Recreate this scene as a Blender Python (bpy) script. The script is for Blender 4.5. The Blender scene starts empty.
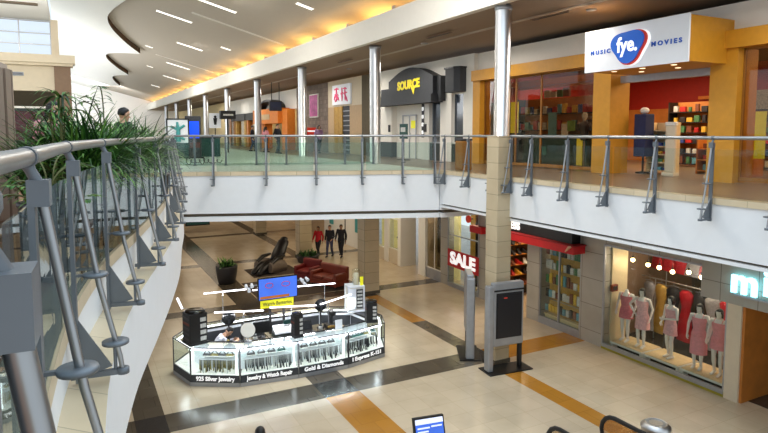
import bpy, math, random
from mathutils import Vector, Matrix, noise
random.seed(7)
SC = bpy.context.scene
COL = SC.collection
L = -5.2                      # lower floor level; the upper floor is z = 0
PI = math.pi

# ------------------------------------------------------------------ materials
MATS = {}
def mat(name, col, rough=.5, metal=0., emit=0., var=.06, scale=6., bump=0., spec=.5, trans=None, ecol=None):
    m = bpy.data.materials.new(name); m.use_nodes = True
    nt = m.node_tree; N = nt.nodes; LK = nt.links
    b = N['Principled BSDF']; out = N['Material Output']
    c = [(x/255.)**2.2 for x in col]
    tc = N.new('ShaderNodeTexCoord')
    nz = N.new('ShaderNodeTexNoise'); nz.inputs['Scale'].default_value = scale; nz.inputs['Detail'].default_value = 3
    LK.new(tc.outputs['Object'], nz.inputs['Vector'])
    rp = N.new('ShaderNodeValToRGB')
    rp.color_ramp.elements[0].position = .3; rp.color_ramp.elements[1].position = .7
    rp.color_ramp.elements[0].color = [max(0, x*(1-var)) for x in c]+[1]
    rp.color_ramp.elements[1].color = [min(1, x*(1+var)) for x in c]+[1]
    LK.new(nz.outputs['Fac'], rp.inputs['Fac'])
    LK.new(rp.outputs['Color'], b.inputs['Base Color'])
    b.inputs['Roughness'].default_value = rough; b.inputs['Metallic'].default_value = metal
    b.inputs['Specular IOR Level'].default_value = spec
    if emit:
        e = ecol or col
        b.inputs['Emission Color'].default_value = [(x/255.)**2.2 for x in e]+[1]
        b.inputs['Emission Strength'].default_value = emit
    if bump:
        bp = N.new('ShaderNodeBump'); bp.inputs['Strength'].default_value = bump
        LK.new(nz.outputs['Fac'], bp.inputs['Height']); LK.new(bp.outputs['Normal'], b.inputs['Normal'])
    if trans is not None:
        tr = N.new('ShaderNodeBsdfTransparent'); tr.inputs['Color'].default_value = [(x/255.)**2.2 for x in trans[:3]]+[1]
        gl = N.new('ShaderNodeBsdfGlossy'); gl.inputs['Roughness'].default_value = .02
        gl.inputs['Color'].default_value = (.9, .95, .95, 1)
        lw_ = N.new('ShaderNodeLayerWeight'); lw_.inputs['Blend'].default_value = .5
        pw_ = N.new('ShaderNodeMath'); pw_.operation = 'POWER'; pw_.inputs[1].default_value = 5
        fr = N.new('ShaderNodeMath'); fr.operation = 'MULTIPLY_ADD'
        f0 = ((trans[3]-1)/(trans[3]+1))**2; fr.inputs[1].default_value = 1-f0; fr.inputs[2].default_value = f0
        LK.new(lw_.outputs['Facing'], pw_.inputs[0]); LK.new(pw_.outputs[0], fr.inputs[0])
        mx = N.new('ShaderNodeMixShader')
        LK.new(fr.outputs[0], mx.inputs[0]); LK.new(tr.outputs[0], mx.inputs[1]); LK.new(gl.outputs[0], mx.inputs[2])
        LK.new(mx.outputs[0], out.inputs['Surface'])
    MATS[name] = m
    return m
def brick(name, col, mortar, w, h, rough=.3, msize=.01, var=.1, coord='XY', offs=.5, spec=.5, bump=0.):
    """tiles or blocks: brick texture over object coordinates, plus slow stains"""
    m = bpy.data.materials.new(name); m.use_nodes = True
    nt = m.node_tree; N = nt.nodes; LK = nt.links; b = N['Principled BSDF']
    tc = N.new('ShaderNodeTexCoord'); sp = N.new('ShaderNodeSeparateXYZ'); cb = N.new('ShaderNodeCombineXYZ')
    LK.new(tc.outputs['Object'], sp.inputs[0])
    if coord == 'SZ':      # walls: x+y run along, z up
        ad = N.new('ShaderNodeMath'); ad.operation = 'ADD'
        LK.new(sp.outputs[0], ad.inputs[0]); LK.new(sp.outputs[1], ad.inputs[1])
        LK.new(ad.outputs[0], cb.inputs[0]); LK.new(sp.outputs[2], cb.inputs[1])
    else:
        LK.new(sp.outputs[0], cb.inputs[0]); LK.new(sp.outputs[1], cb.inputs[1])
    bt = N.new('ShaderNodeTexBrick'); bt.offset = offs
    c = [(x/255.)**2.2 for x in col]; mo = [(x/255.)**2.2 for x in mortar]
    bt.inputs['Color1'].default_value = [x*(1-var) for x in c]+[1]
    bt.inputs['Color2'].default_value = [min(1, x*(1+var)) for x in c]+[1]
    bt.inputs['Mortar'].default_value = mo+[1]
    bt.inputs['Scale'].default_value = 1; bt.inputs['Mortar Size'].default_value = msize
    bt.inputs['Brick Width'].default_value = w; bt.inputs['Row Height'].default_value = h
    LK.new(cb.outputs[0], bt.inputs['Vector'])
    nz = N.new('ShaderNodeTexNoise'); nz.inputs['Scale'].default_value = 1.3; nz.inputs['Detail'].default_value = 5
    LK.new(tc.outputs['Object'], nz.inputs['Vector'])
    mx = N.new('ShaderNodeMixRGB'); mx.blend_type = 'MULTIPLY'; mx.inputs[0].default_value = .35
    LK.new(bt.outputs['Color'], mx.inputs[1])
    rp = N.new('ShaderNodeValToRGB'); rp.color_ramp.elements[0].color = (.7, .66, .6, 1); rp.color_ramp.elements[1].color = (1, 1, 1, 1)
    rp.color_ramp.elements[0].position = .35; rp.color_ramp.elements[1].position = .6
    LK.new(nz.outputs['Fac'], rp.inputs[0]); LK.new(rp.outputs[0], mx.inputs[2])
    LK.new(mx.outputs[0], b.inputs['Base Color'])
    b.inputs['Roughness'].default_value = rough; b.inputs['Specular IOR Level'].default_value = spec
    if bump:
        bp = N.new('ShaderNodeBump'); bp.inputs['Strength'].default_value = bump; bp.inputs['Distance'].default_value = .01
        LK.new(bt.outputs['Fac'], bp.inputs['Height']); bp.invert = True; LK.new(bp.outputs[0], b.inputs['Normal'])
    MATS[name] = m
    return m
M = MATS
brick('tile_cream', (210, 192, 164), (194, 174, 144), .6, .6, .2, .005, .045, offs=0., spec=.6)
brick('tile_dark', (92, 84, 72), (76, 70, 60), .6, .6, .2, .006, .08, spec=.6)
brick('tile_black', (62, 60, 58), (52, 50, 48), .6, .6, .2, .006, .06, spec=.6)
brick('tile_orange', (186, 128, 48), (160, 108, 40), .6, .6, .18, .006, .08, spec=.6)
brick('tile_upper', (122, 96, 74), (94, 74, 58), .5, .5, .3, .008, .1)
brick('tile_bridge', (206, 208, 196), (180, 184, 176), .6, .6, .3, .006, .05)
brick('wood_floor', (150, 98, 62), (110, 70, 44), 1.2, .12, .35, .006, .14)
brick('tile_band', (216, 198, 166), (176, 160, 130), .6, 1.0, .35, .006, .05, 'SZ', 0)
brick('pillar_tile', (196, 178, 146), (150, 136, 110), .65, .43, .4, .008, .06, 'SZ', 0, bump=.2)
brick('pillar_grey', (172, 166, 154), (120, 114, 104), .9, .8, .45, .01, .05, 'SZ', 0, bump=.2)
brick('stone_wall', (124, 108, 96), (92, 80, 72), .35, .25, .7, .01, .2, 'SZ', .5, bump=.3)
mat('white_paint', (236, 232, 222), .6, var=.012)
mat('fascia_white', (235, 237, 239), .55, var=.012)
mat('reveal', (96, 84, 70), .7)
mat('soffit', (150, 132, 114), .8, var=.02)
mat('ceiling_tan', (186, 176, 164), .85, var=.015)
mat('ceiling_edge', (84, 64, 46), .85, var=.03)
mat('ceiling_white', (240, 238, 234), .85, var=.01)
mat('beige', (214, 200, 174), .7, var=.03)
mat('tan_wall', (190, 160, 122), .6, var=.05)
mat('brown_wall', (128, 104, 84), .7)
mat('slat_brown', (146, 128, 112), .6, var=.08, scale=3)
mat('steel', (206, 206, 206), .34, 1., var=.04, scale=3)
mat('rail_steel', (164, 166, 168), .36, 1., var=.04)
mat('post_grey', (110, 116, 122), .42, .35, var=.04)
mat('alu', (164, 166, 170), .4, .6)
mat('dark_metal', (44, 42, 42), .45, .3)
mat('black', (20, 20, 22), .45)
mat('black_gloss', (14, 14, 16), .12)
mat('screen_black', (28, 28, 34), .35)
mat('glass_clear', (255, 255, 255), trans=(246, 250, 248, 1.35))
mat('glass_teal', (255, 255, 255), trans=(233, 243, 239, 1.45))
mat('glass_grey', (255, 255, 255), trans=(216, 226, 228, 1.4))
mat('glass_brown', (255, 255, 255), trans=(226, 214, 198, 1.5))
mat('glass_dark', (40, 52, 66), .12, spec=.8)
mat('gold_paint', (204, 144, 42), .5, var=.05)
mat('gold_dark', (150, 100, 38), .55)
mat('orange_paint', (214, 122, 38), .55)
mat('red_paint', (190, 28, 34), .55)
mat('red_wall', (166, 40, 24), .6)
mat('crimson', (150, 20, 30), .7, var=.15)
mat('charcoal', (58, 60, 64), .65)
mat('dado', (50, 58, 56), .6)
mat('sign_white', (226, 230, 236), .5, emit=.12, var=.01)
mat('blue_sign', (20, 90, 190), .4, emit=.35, var=.02)
mat('blue_text', (24, 84, 180), .5, emit=.1)
mat('red_sign', (208, 60, 44), .5, emit=.2)
mat('white_letter', (250, 250, 250), .5, emit=.7, var=0)
mat('yellow_letter', (236, 214, 30), .5, emit=.35)
mat('yellow_sign', (228, 222, 40), .5, emit=.35)
mat('pink', (232, 90, 130), .6, emit=.1)
mat('purple', (178, 90, 140), .6, emit=.15, var=.35, scale=3)
mat('navy', (30, 42, 74), .4)
mat('teal', (70, 158, 158), .6, var=.1)
mat('teal_dark', (26, 70, 66), .6, emit=.05)
mat('neon', (150, 235, 255), .4, emit=3.2, var=0)
mat('neon_side', (60, 130, 150), .4)
mat('screen_blue', (60, 96, 190), .3, emit=1.0, var=.35, scale=1.6)
mat('screen_deep', (20, 70, 210), .3, emit=1.0, var=.4, scale=1.4)
mat('screen_pale', (206, 212, 236), .3, emit=.9)
mat('case_glow', (240, 250, 255), .5, emit=1.1, var=0)
mat('tube_light', (246, 246, 255), .4, emit=4.0, var=0)
mat('slot_glow', (255, 252, 244), .4, emit=1.6, var=0)
mat('reveal_glow', (222, 214, 200), .7, var=.01)
mat('bulb_warm', (255, 214, 150), .4, emit=14, var=0)
mat('lamp_warm', (255, 226, 180), .4, emit=2.2, var=0)
mat('window_sky', (255, 255, 255), trans=(250, 252, 255, 1.3))
mat('leather', (22, 20, 20), .38)
mat('leather_grey', (110, 98, 88), .5)
mat('sofa_red', (112, 28, 24), .5)
mat('sofa_brown', (122, 48, 26), .5)
mat('carpet_dark', (74, 62, 52), .95, var=.15, scale=40)
mat('rubber', (26, 26, 28), .7)
mat('leaf', (60, 104, 44), .5, var=.35, scale=5)
mat('leaf_light', (104, 150, 66), .5, var=.3, scale=5)
mat('leaf_dark', (34, 62, 32), .5, var=.3, scale=5)
mat('stem', (92, 96, 50), .6)
mat('pot_dark', (44, 42, 44), .5)
mat('pot_wood', (96, 72, 52), .6)
mat('soil', (48, 36, 28), .9)
mat('skin', (206, 158, 128), .5, var=.04)
mat('skin_dark', (150, 106, 80), .5, var=.04)
mat('eye_white', (240, 240, 236), .3)
mat('eye_dark', (24, 18, 16), .3)
mat('lip', (160, 84, 76), .5)
mat('hair', (22, 18, 16), .5, var=.3, scale=40, bump=.3)
mat('cloth_white', (214, 214, 226), .8, var=.05)
mat('cloth_dark', (32, 32, 40), .85, var=.15)
mat('cloth_red', (176, 24, 36), .8, var=.08)
mat('cloth_blue', (44, 50, 84), .85, var=.1)
mat('cloth_purple', (150, 120, 160), .85, var=.2, scale=20)
mat('cloth_pink', (226, 150, 160), .85, var=.1)
mat('denim', (62, 64, 92), .85, var=.1)
mat('shoe', (24, 22, 22), .5)
mat('mannequin_white', (232, 228, 224), .35, var=.01)
mat('dress_pink', (226, 142, 152), .75, var=.1, scale=14)
mat('dress_rose', (206, 112, 122), .75, var=.2, scale=20)
mat('dress_pale', (232, 178, 182), .75, var=.15, scale=20)
mat('dress_red', (160, 16, 32), .7, var=.15)
mat('dress_silver', (150, 146, 150), .5, .3, var=.15, scale=20)
mat('dress_black', (30, 28, 32), .7)
mat('dress_gold', (178, 140, 70), .6, var=.15)
mat('marble', (214, 196, 160), .3, var=.06, scale=2)
mat('wood_orange', (196, 122, 54), .45, var=.12, scale=3)
mat('wood_pale', (222, 196, 150), .5, var=.08)
mat('trim_yellow', (150, 138, 40), .5)
mat('jewel', (60, 60, 62), .4, .4, var=.6, scale=30)
mat('jewel_gold', (130, 118, 66), .4, .5, var=.6, scale=30)
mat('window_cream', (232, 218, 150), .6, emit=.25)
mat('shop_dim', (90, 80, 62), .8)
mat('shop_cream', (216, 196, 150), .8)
for i, c in enumerate([(60, 80, 150), (200, 200, 196), (180, 40, 40), (40, 40, 44), (214, 170, 60), (90, 150, 170), (120, 70, 50), (70, 120, 80)]):
    mat('item%d' % i, c, .5, var=.25, scale=25)
ITEMS = ['item%d' % i for i in range(8)]

# ------------------------------------------------------------------ mesh builder
class MB:
    def __init__(s): s.v = []; s.f = []; s.mi = []; s.sm = []; s.ms = []; s.T = Matrix()
    def _m(s, m):
        if m not in s.ms: s.ms.append(m)
        return s.ms.index(m)
    def add(s, vs, fs, m=None, smooth=False):
        o = len(s.v); s.v += [tuple(s.T @ Vector(v)) for v in vs]
        k = s._m(m)
        for f in fs: s.f.append([i+o for i in f]); s.mi.append(k); s.sm.append(smooth)
        return s
    def box(s, x0, x1, y0, y1, z0, z1, m=None):
        return s.add([(x0,y0,z0),(x1,y0,z0),(x1,y1,z0),(x0,y1,z0),(x0,y0,z1),(x1,y0,z1),(x1,y1,z1),(x0,y1,z1)],
              [(3,2,1,0),(4,5,6,7),(0,1,5,4),(1,2,6,5),(2,3,7,6),(3,0,4,7)], m)
    def bbox(s, x0, x1, y0, y1, z0, z1, r=.02, m=None):
        """box with bevelled vertical and top edges"""
        def ring(e, z): 
            a = []
            for (cx, cy, a0) in ((x1-r, y1-r, 0), (x0+r, y1-r, 90), (x0+r, y0+r, 180), (x1-r, y0+r, 270)):
                for k in (0, 45, 90):
                    t = math.radians(a0+k); a.append((cx+(r-e)*math.cos(t), cy+(r-e)*math.sin(t), z))
            return a
        rs = [ring(r*.6, z0), ring(0, z0+r*.6), ring(0, z1-r), ring(r*.3, z1-r*.3), ring(r*.95, z1)]
        n = 12; vs = sum(rs, []); fs = [tuple(range(n-1, -1, -1)), tuple(range((len(rs)-1)*n, len(rs)*n))]
        for i in range(len(rs)-1):
            for k in range(n): fs.append((i*n+k, i*n+(k+1) % n, (i+1)*n+(k+1) % n, (i+1)*n+k))
        return s.add(vs, fs, m)
    def prism(s, poly, z0, z1, m=None, mtop=None, mbot=None):
        n = len(poly); a = sum(poly[i][0]*poly[(i+1) % n][1]-poly[(i+1) % n][0]*poly[i][1] for i in range(n))
        if a < 0: poly = poly[::-1]
        f0 = z0 if callable(z0) else (lambda x, y: z0); f1 = z1 if callable(z1) else (lambda x, y: z1)
        vs = [(x, y, f0(x, y)) for x, y in poly]+[(x, y, f1(x, y)) for x, y in poly]
        s.add(vs, [(i, (i+1) % n, n+(i+1) % n, n+i) for i in range(n)], m)
        s.add(vs, [tuple(range(n, 2*n))], mtop or m); s.add(vs, [tuple(range(n-1, -1, -1))], mbot or m)
        return s
    def loft(s, rings, m=None, closed=True, caps=True, smooth=True):
        n = len(rings[0]); vs = sum([list(r) for r in rings], []); fs = []
        for i in range(len(rings)-1):
            for k in range(n if closed else n-1):
                fs.append((i*n+k, i*n+(k+1) % n, (i+1)*n+(k+1) % n, (i+1)*n+k))
        s.add(vs, fs, m, smooth)
        if caps:
            s.add(rings[0], [tuple(range(n-1, -1, -1))], m, False); s.add(rings[-1], [tuple(range(n))], m, False)
        return s
    def tube(s, pts, r, m=None, n=10, ref=None, caps=True, rnd=False):
        """r: number or list of radii (or (ra, rb) pairs, ra along ref)"""
        P = [Vector(p) for p in pts]; rings = []
        R = r if isinstance(r, (list, tuple)) and len(r) == len(P) else [r]*len(P)
        prev = Vector(ref) if ref else None
        if rnd:
            d0 = (P[0]-P[1]).normalized(); d1 = (P[-1]-P[-2]).normalized()
            q = lambda rr, k: tuple(x*k for x in rr) if isinstance(rr, tuple) else rr*k
            mn = lambda rr: min(rr) if isinstance(rr, tuple) else rr
            P = [P[0]+d0*mn(R[0])*.8, P[0]+d0*mn(R[0])*.5]+P+[P[-1]+d1*mn(R[-1])*.5, P[-1]+d1*mn(R[-1])*.8]
            R = [q(R[0], .35), q(R[0], .8)]+list(R)+[q(R[-1], .8), q(R[-1], .35)]
        for i, p in enumerate(P):
            t = (P[min(i+1, len(P)-1)]-P[max(i-1, 0)]).normalized()
            if prev is None or abs(prev.normalized().dot(t)) > .99: prev = Vector((0, 0, 1)) if abs(t.z) < .9 else Vector((1, 0, 0))
            a = (prev-t*prev.dot(t)).normalized(); b = t.cross(a); 
            if not ref: prev = a
            ra, rb = R[i] if isinstance(R[i], tuple) else (R[i], R[i])
            rings.append([p+a*ra*math.cos(2*PI*k/n)+b*rb*math.sin(2*PI*k/n) for k in range(n)])
        return s.loft(rings, m, True, caps)
    def lathe(s, prof, c=(0, 0, 0), m=None, n=20, sx=1., sy=1.):
        rings = [[(c[0]+r*sx*math.cos(2*PI*k/n), c[1]+r*sy*math.sin(2*PI*k/n), c[2]+z) for k in range(n)] for r, z in prof]
        return s.loft(rings, m)
    def ball(s, c, r, m=None, n=12, k=8, T=None):
        rx, ry, rz = r if isinstance(r, tuple) else (r, r, r)
        rings = []
        for i in range(k+1):
            t = -PI/2+PI*i/k; cr = max(math.cos(t), .02)
            rings.append([(c[0]+rx*cr*math.cos(2*PI*j/n), c[1]+ry*cr*math.sin(2*PI*j/n), c[2]+rz*math.sin(t)) for j in range(n)])
        return s.loft(rings, m)
    def quad(s, a, b, c, d, t, m=None):
        """thin slab on four points, thickness t along the normal"""
        A, B, C, D = map(Vector, (a, b, c, d)); nn = (B-A).cross(D-A).normalized()*t
        return s.add([A, B, C, D, A+nn, B+nn, C+nn, D+nn], [(3,2,1,0),(4,5,6,7),(0,1,5,4),(1,2,6,5),(2,3,7,6),(3,0,4,7)], m)
    def build(s, name, m=None, parent=None, T=None, kind=None):
        me = bpy.data.meshes.new(name); me.from_pydata([tuple(v) for v in s.v], [], s.f)
        for q in s.ms: me.materials.append(M[q or m or 'white_paint'])
        me.polygons.foreach_set('material_index', s.mi); me.polygons.foreach_set('use_smooth', s.sm)
        me.update()
        o = bpy.data.objects.new(name, me); COL.objects.link(o)
        if parent: o.parent = parent
        if T is not None: o.matrix_basis = T
        if kind: o['kind'] = kind
        return o
def WM(o):
    return ((WM(o.parent) @ o.matrix_parent_inverse) if o.parent else Matrix()) @ o.matrix_basis
def wpart(mb, name, m, parent):
    """a part whose mesh is written in world coordinates"""
    o = mb.build(name, m); o.parent = parent; o.matrix_parent_inverse = WM(parent).inverted()
    return o
def empty(name, loc=(0, 0, 0), rz=0., parent=None):
    o = bpy.data.objects.new(name, None); COL.objects.link(o); o.location = loc; o.rotation_euler = (0, 0, rz)
    o.empty_display_size = .1
    if parent: o.parent = parent
    return o
def tag(o, label, cat, group=None, kind=None):
    o['label'] = label; o['category'] = cat
    if group: o['group'] = group
    if kind: o['kind'] = kind
    return o
def thing(name, label, cat, loc=(0, 0, 0), rz=0., group=None): return tag(empty(name, loc, rz), label, cat, group)
def struct(name, mb, m=None, parent=None): return mb.build(name, m, parent, kind=None if parent else 'structure')
def dup(o, parent=None):
    c = o.copy(); COL.objects.link(c)
    if parent: c.parent = parent
    for ch in list(o.children): dup(ch, c)
    return c
def frame(org, xd, up):
    x = Vector(xd).normalized(); u = Vector(up).normalized(); n = x.cross(u)
    return Matrix(((x.x, u.x, n.x, org[0]), (x.y, u.y, n.y, org[1]), (x.z, u.z, n.z, org[2]), (0, 0, 0, 1)))
def text(name, body, org, xd, size, m, parent=None, up=(0, 0, 1), ext=.01, align='CENTER', bold=0., sx=1., shear=0., fit=None):
    cu = bpy.data.curves.new(name, 'FONT'); cu.body = body; cu.size = size; cu.extrude = ext; cu.align_x = align; cu.align_y = 'CENTER'
    cu.offset = bold; cu.shear = shear; cu.resolution_u = 3
    t = bpy.data.objects.new('tmp', cu); COL.objects.link(t)
    dg = bpy.context.evaluated_depsgraph_get(); me = bpy.data.meshes.new_from_object(t.evaluated_get(dg))
    bpy.data.objects.remove(t)
    me.name = name; me.materials.clear(); me.materials.append(M[m])
    if fit:
        w = max(v.co.x for v in me.vertices)-min(v.co.x for v in me.vertices); sx = fit/max(w, 1e-3)
    T = frame(org, xd, up) @ Matrix.Diagonal((sx, 1, 1, 1))
    me.transform(T)
    o = bpy.data.objects.new(name, me); COL.objects.link(o)
    if parent:
        o.parent = parent; o.matrix_parent_inverse = WM(parent).inverted()
    return o
def area(name, loc, size, power, col=(1, 1, 1), rot=(0, 0, 0), sy=None, spread=None):
    l = bpy.data.lights.new(name, 'AREA'); l.energy = power; l.color = col; l.size = size
    if sy: l.shape = 'RECTANGLE'; l.size_y = sy
    if spread: l.spread = spread
    o = bpy.data.objects.new(name, l); COL.objects.link(o); o.location = loc; o.rotation_euler = rot
    return o
def point(name, loc, power, col, r=.05):
    l = bpy.data.lights.new(name, 'POINT'); l.energy = power; l.color = col; l.shadow_soft_size = r
    o = bpy.data.objects.new(name, l); COL.objects.link(o); o.location = loc
    return o

# ------------------------------------------------------------------ camera and world
F, P0, HZ = 595., 50., 133.
cam = bpy.data.cameras.new('camera'); co = bpy.data.objects.new('camera', cam); COL.objects.link(co)
cam.sensor_width = 36; cam.lens = F/768*36; cam.shift_y = -(216.5-(HZ+P0))/768; cam.clip_start = .05; cam.clip_end = 400
co.location = (0, 0, 1.2)
co.rotation_euler = (PI/2-math.atan(P0/F), 0, -math.radians(27.588))
SC.camera = co
w = bpy.data.worlds.new('world'); SC.world = w; w.use_nodes = True
bg = w.node_tree.nodes['Background']
sky = w.node_tree.nodes.new('ShaderNodeTexSky'); sky.sky_type = 'PREETHAM' if hasattr(sky, 'sky_type') else 'HOSEK_WILKIE'
sky.turbidity = 6; sky.sun_direction = (-.5, -.3, .8)
mixn = w.node_tree.nodes.new('ShaderNodeMixRGB'); mixn.inputs[0].default_value = .9
mixn.inputs[2].default_value = (.82, .92, 1.0, 1)
w.node_tree.links.new(sky.outputs[0], mixn.inputs[1]); w.node_tree.links.new(mixn.outputs[0], bg.inputs[0])
bg.inputs[1].default_value = 1.12
vs = SC.view_settings; SC.display_settings.display_device = 'sRGB'
vs.view_transform = 'Standard'; vs.look = 'None'; vs.gamma = 1; vs.use_curve_mapping = False; vs.exposure = 0.0
SC.cycles.use_denoising = True
SC.cycles.max_bounces = 8; SC.cycles.transparent_max_bounces = 24; SC.cycles.diffuse_bounces = 4; SC.cycles.glossy_bounces = 4
SC.cycles.sample_clamp_indirect = 6; SC.cycles.caustics_reflective = False; SC.cycles.caustics_refractive = False
#--SECTIONS--
# ------------------------------------------------------------------ the setting: floors, slabs, walls, ceilings
def floor_lower():
    xb = [-6, .98, 1.62, 5.2, 6.1, 9.95, 10.5, 13.8, 24]; yb = [-6, 13.0, 13.9, 21.2, 21.9, 28.9, 29.5, 37.1, 37.7, 45, 45.6, 53, 53.6, 66]
    xs = {1, 3, 5}; ysb = {1, 3, 5, 7, 9, 11}
    mb = MB()
    for i in range(len(xb)-1):
        for j in range(len(yb)-1):
            cx, cy = i in xs, j in ysb; m = 'tile_cream'
            if i == 7: m = 'tile_cream'
            elif cx and cy: m = 'tile_black'
            elif cx:
                m = 'tile_dark'
                if i == 3 and j == 0: m = 'tile_orange'
                if i == 5 and j == 0: m = 'tile_orange'
            elif cy: m = 'tile_orange' if (i == 6 and j == 1) else 'tile_dark'
            X0, X1, Y0, Y1 = xb[i], xb[i+1], yb[j], yb[j+1]
            if i == 5 and j == 2:      # this strip is orange further back
                mb.box(X0, X1, Y0, 17.0, L-.2, L, 'tile_dark'); mb.box(X0, X1, 17.0, 20.6, L-.2, L, 'tile_orange'); mb.box(X0, X1, 20.6, Y1, L-.2, L, 'tile_dark'); continue
            mb.box(X0, X1, Y0, Y1, L-.2, L, m)
    return struct('floor', mb)
floor_lower()

NEAR = [(-1.1, -3.5), (-.62, -1.6), (-.26, -.2), (-.125, .9), (-.222, 1.65), (-.155, 2.6), (-.03, 4.4), (.25, 6.1), (.67, 7.8), (1.06, 9.4), (1.45, 11.2), (1.84, 13.5), (2.22, 15.6), (2.45, 17.4), (2.55, 19.12)]
def smooth_path(P, step=.25):
    out = []
    for i in range(len(P)-1):
        p0, p1, p2, p3 = [Vector(P[max(0, min(len(P)-1, k))]) for k in (i-1, i, i+1, i+2)]
        n = max(2, int((p2-p1).length/step))
        for k in range(n):
            t = k/n
            out.append(.5*((2*p1)+(-p0+p2)*t+(2*p0-5*p1+4*p2-p3)*t*t+(-p0+3*p1-3*p2+p3)*t**3))
    out.append(Vector(P[-1]))
    return out
NC = smooth_path(NEAR)
RX = 10.5                       # right edge of the opening
BR0, BR1 = (2.55, 19.12), (RX, 16.2)   # front edge of the bridge
def inset(poly, d):
    """move every vertex of an open edge line inwards (to its left hand normal) by d"""
    out = []
    for i, p in enumerate(poly):
        a = Vector(poly[max(i-1, 0)]); b = Vector(poly[min(i+1, len(poly)-1)]); t = (b-a).normalized()
        out.append((p[0]-t.y*d, p[1]+t.x*d))
    return out
edge_left = [tuple(p) for p in NC]
edge_rest = [BR1, (RX, 2.0)]
def slab(name_edge, edge, back, floor_m, zm=-1.30, zr=-1.40, zs=-1.55, off=0.):
    """edge runs with the solid side on its left; back closes the polygon"""
    def pol(d): return inset(edge, d)+back
    fl = MB().prism(pol(.02+off), -.12, 0, 'tile_band')
    struct('trim_0', fl)
    struct('floor', MB().prism(pol(.28), -.05, .004, floor_m))
    mb = MB(); mb.prism(pol(.05+off), zm, -.12, 'fascia_white'); struct('trim_1', mb)
    mb = MB(); mb.prism(pol(.16+off), zr, zm, 'reveal'); struct('trim_2', mb)
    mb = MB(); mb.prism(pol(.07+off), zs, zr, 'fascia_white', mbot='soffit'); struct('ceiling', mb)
slab('near', edge_left, [(-9, 19.12), (-9, -3.5)], 'wood_floor')
mb = MB(); mb.prism(inset(edge_left, -.2)+inset(edge_left, .4)[::-1], -1.34, -.46, 'fascia_white', mtop='tile_band'); struct('trim_1', mb)
slab('bridge', [BR0, BR1], [(RX+.0, 96), (-9, 96), (-9, 19.12)], 'tile_bridge')
slab('right', [(RX, 16.2), (RX, 2.0)], [(24, 2.0), (24, 16.2)], 'tile_upper', -1.09, -1.14, -1.21)
slab('further', [(RX, 16.3), (RX, 16.2)], [(24, 16.2), (24, 96), (RX, 96)], 'tile_upper')

# far end walls
struct('wall_back', MB().box(-9, 24, 62, 62.3, L, -1.55), 'tan_wall')
struct('wall_back', MB().box(-9, 24, 96, 96.3, 0, 10.6), 'ceiling_white')

# upper right: soffit over the walkway, bulkhead and the recess behind it
def sof(x, y): return 4.62-.1*(x-10.3)
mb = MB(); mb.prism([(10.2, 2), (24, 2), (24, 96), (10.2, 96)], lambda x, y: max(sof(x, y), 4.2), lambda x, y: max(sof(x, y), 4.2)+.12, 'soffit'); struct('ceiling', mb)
mb = MB(); mb.box(10.06, 10.3, 2, 96, 4.6, 5.5); struct('trim_3', mb, 'white_paint')
mb = MB(); mb.box(12.0, 12.2, 2, 96, 4.56, 5.9); struct('wall_recess', mb, 'ceiling_tan')
for y in range(7, 95, 4): struct('trim_4', MB().box(10.3, 12.0, y-.12, y+.12, 4.75, 5.72), 'ceiling_tan')

# the great ceiling: rises to the left, ends in a row of rounded scallops; above it the white vault
def cz(x, y): return 6.0+.27*(10.35-x)
SCAL = [(3.6, 22), (3.3, 29), (2.75, 34), (2.32, 37.6), (2.2, 40.8), (2.7, 44.3), (3.9, 48.4), (4.85, 50.8), (4.95, 51.5), (4.0, 53.6), (3.05, 56.6), (2.95, 59.2), (3.4, 62), (4.3, 65.4), (5.3, 68.2), (5.5, 69.2), (4.85, 71.6), (4.4, 74.5), (4.45, 77), (4.9, 80.5), (5.6, 83.9), (5.65, 85), (4.8, 88), (4.0, 92), (3.9, 94), (4.3, 96)]
def drop(x, y):     # where the lower lip of the white vault lies
    k = (4.8+.27*10.35-.4)/((cz(x, y)-1.2)+.27*x); return (x*k, y*k)
SC_C = [drop(*p) for p in smooth_path(SCAL, .4)]
SC_C = [p for p in SC_C if p[1] > 14]
tan = MB().prism([(12.05, 14), (12.05, 96), (1.0, 96), (1.0, 14)], cz, lambda x, y: cz(x, y)+.06, 'ceiling_tan'); struct('ceiling', tan)
poly = [(-6, 14), (SC_C[0][0], 14)]+SC_C+[(SC_C[-1][0], 96), (-1.2, 96), (-.75, 28.4), (-6, 28.4)]
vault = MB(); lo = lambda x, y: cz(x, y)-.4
vault.prism(poly, lo, lambda x, y: cz(x, y)+.02, 'ceiling_edge', mbot='ceiling_white'); struct('ceiling', vault)  # dark brown edge faces: the shade of the scallop lip put into their colour
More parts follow.
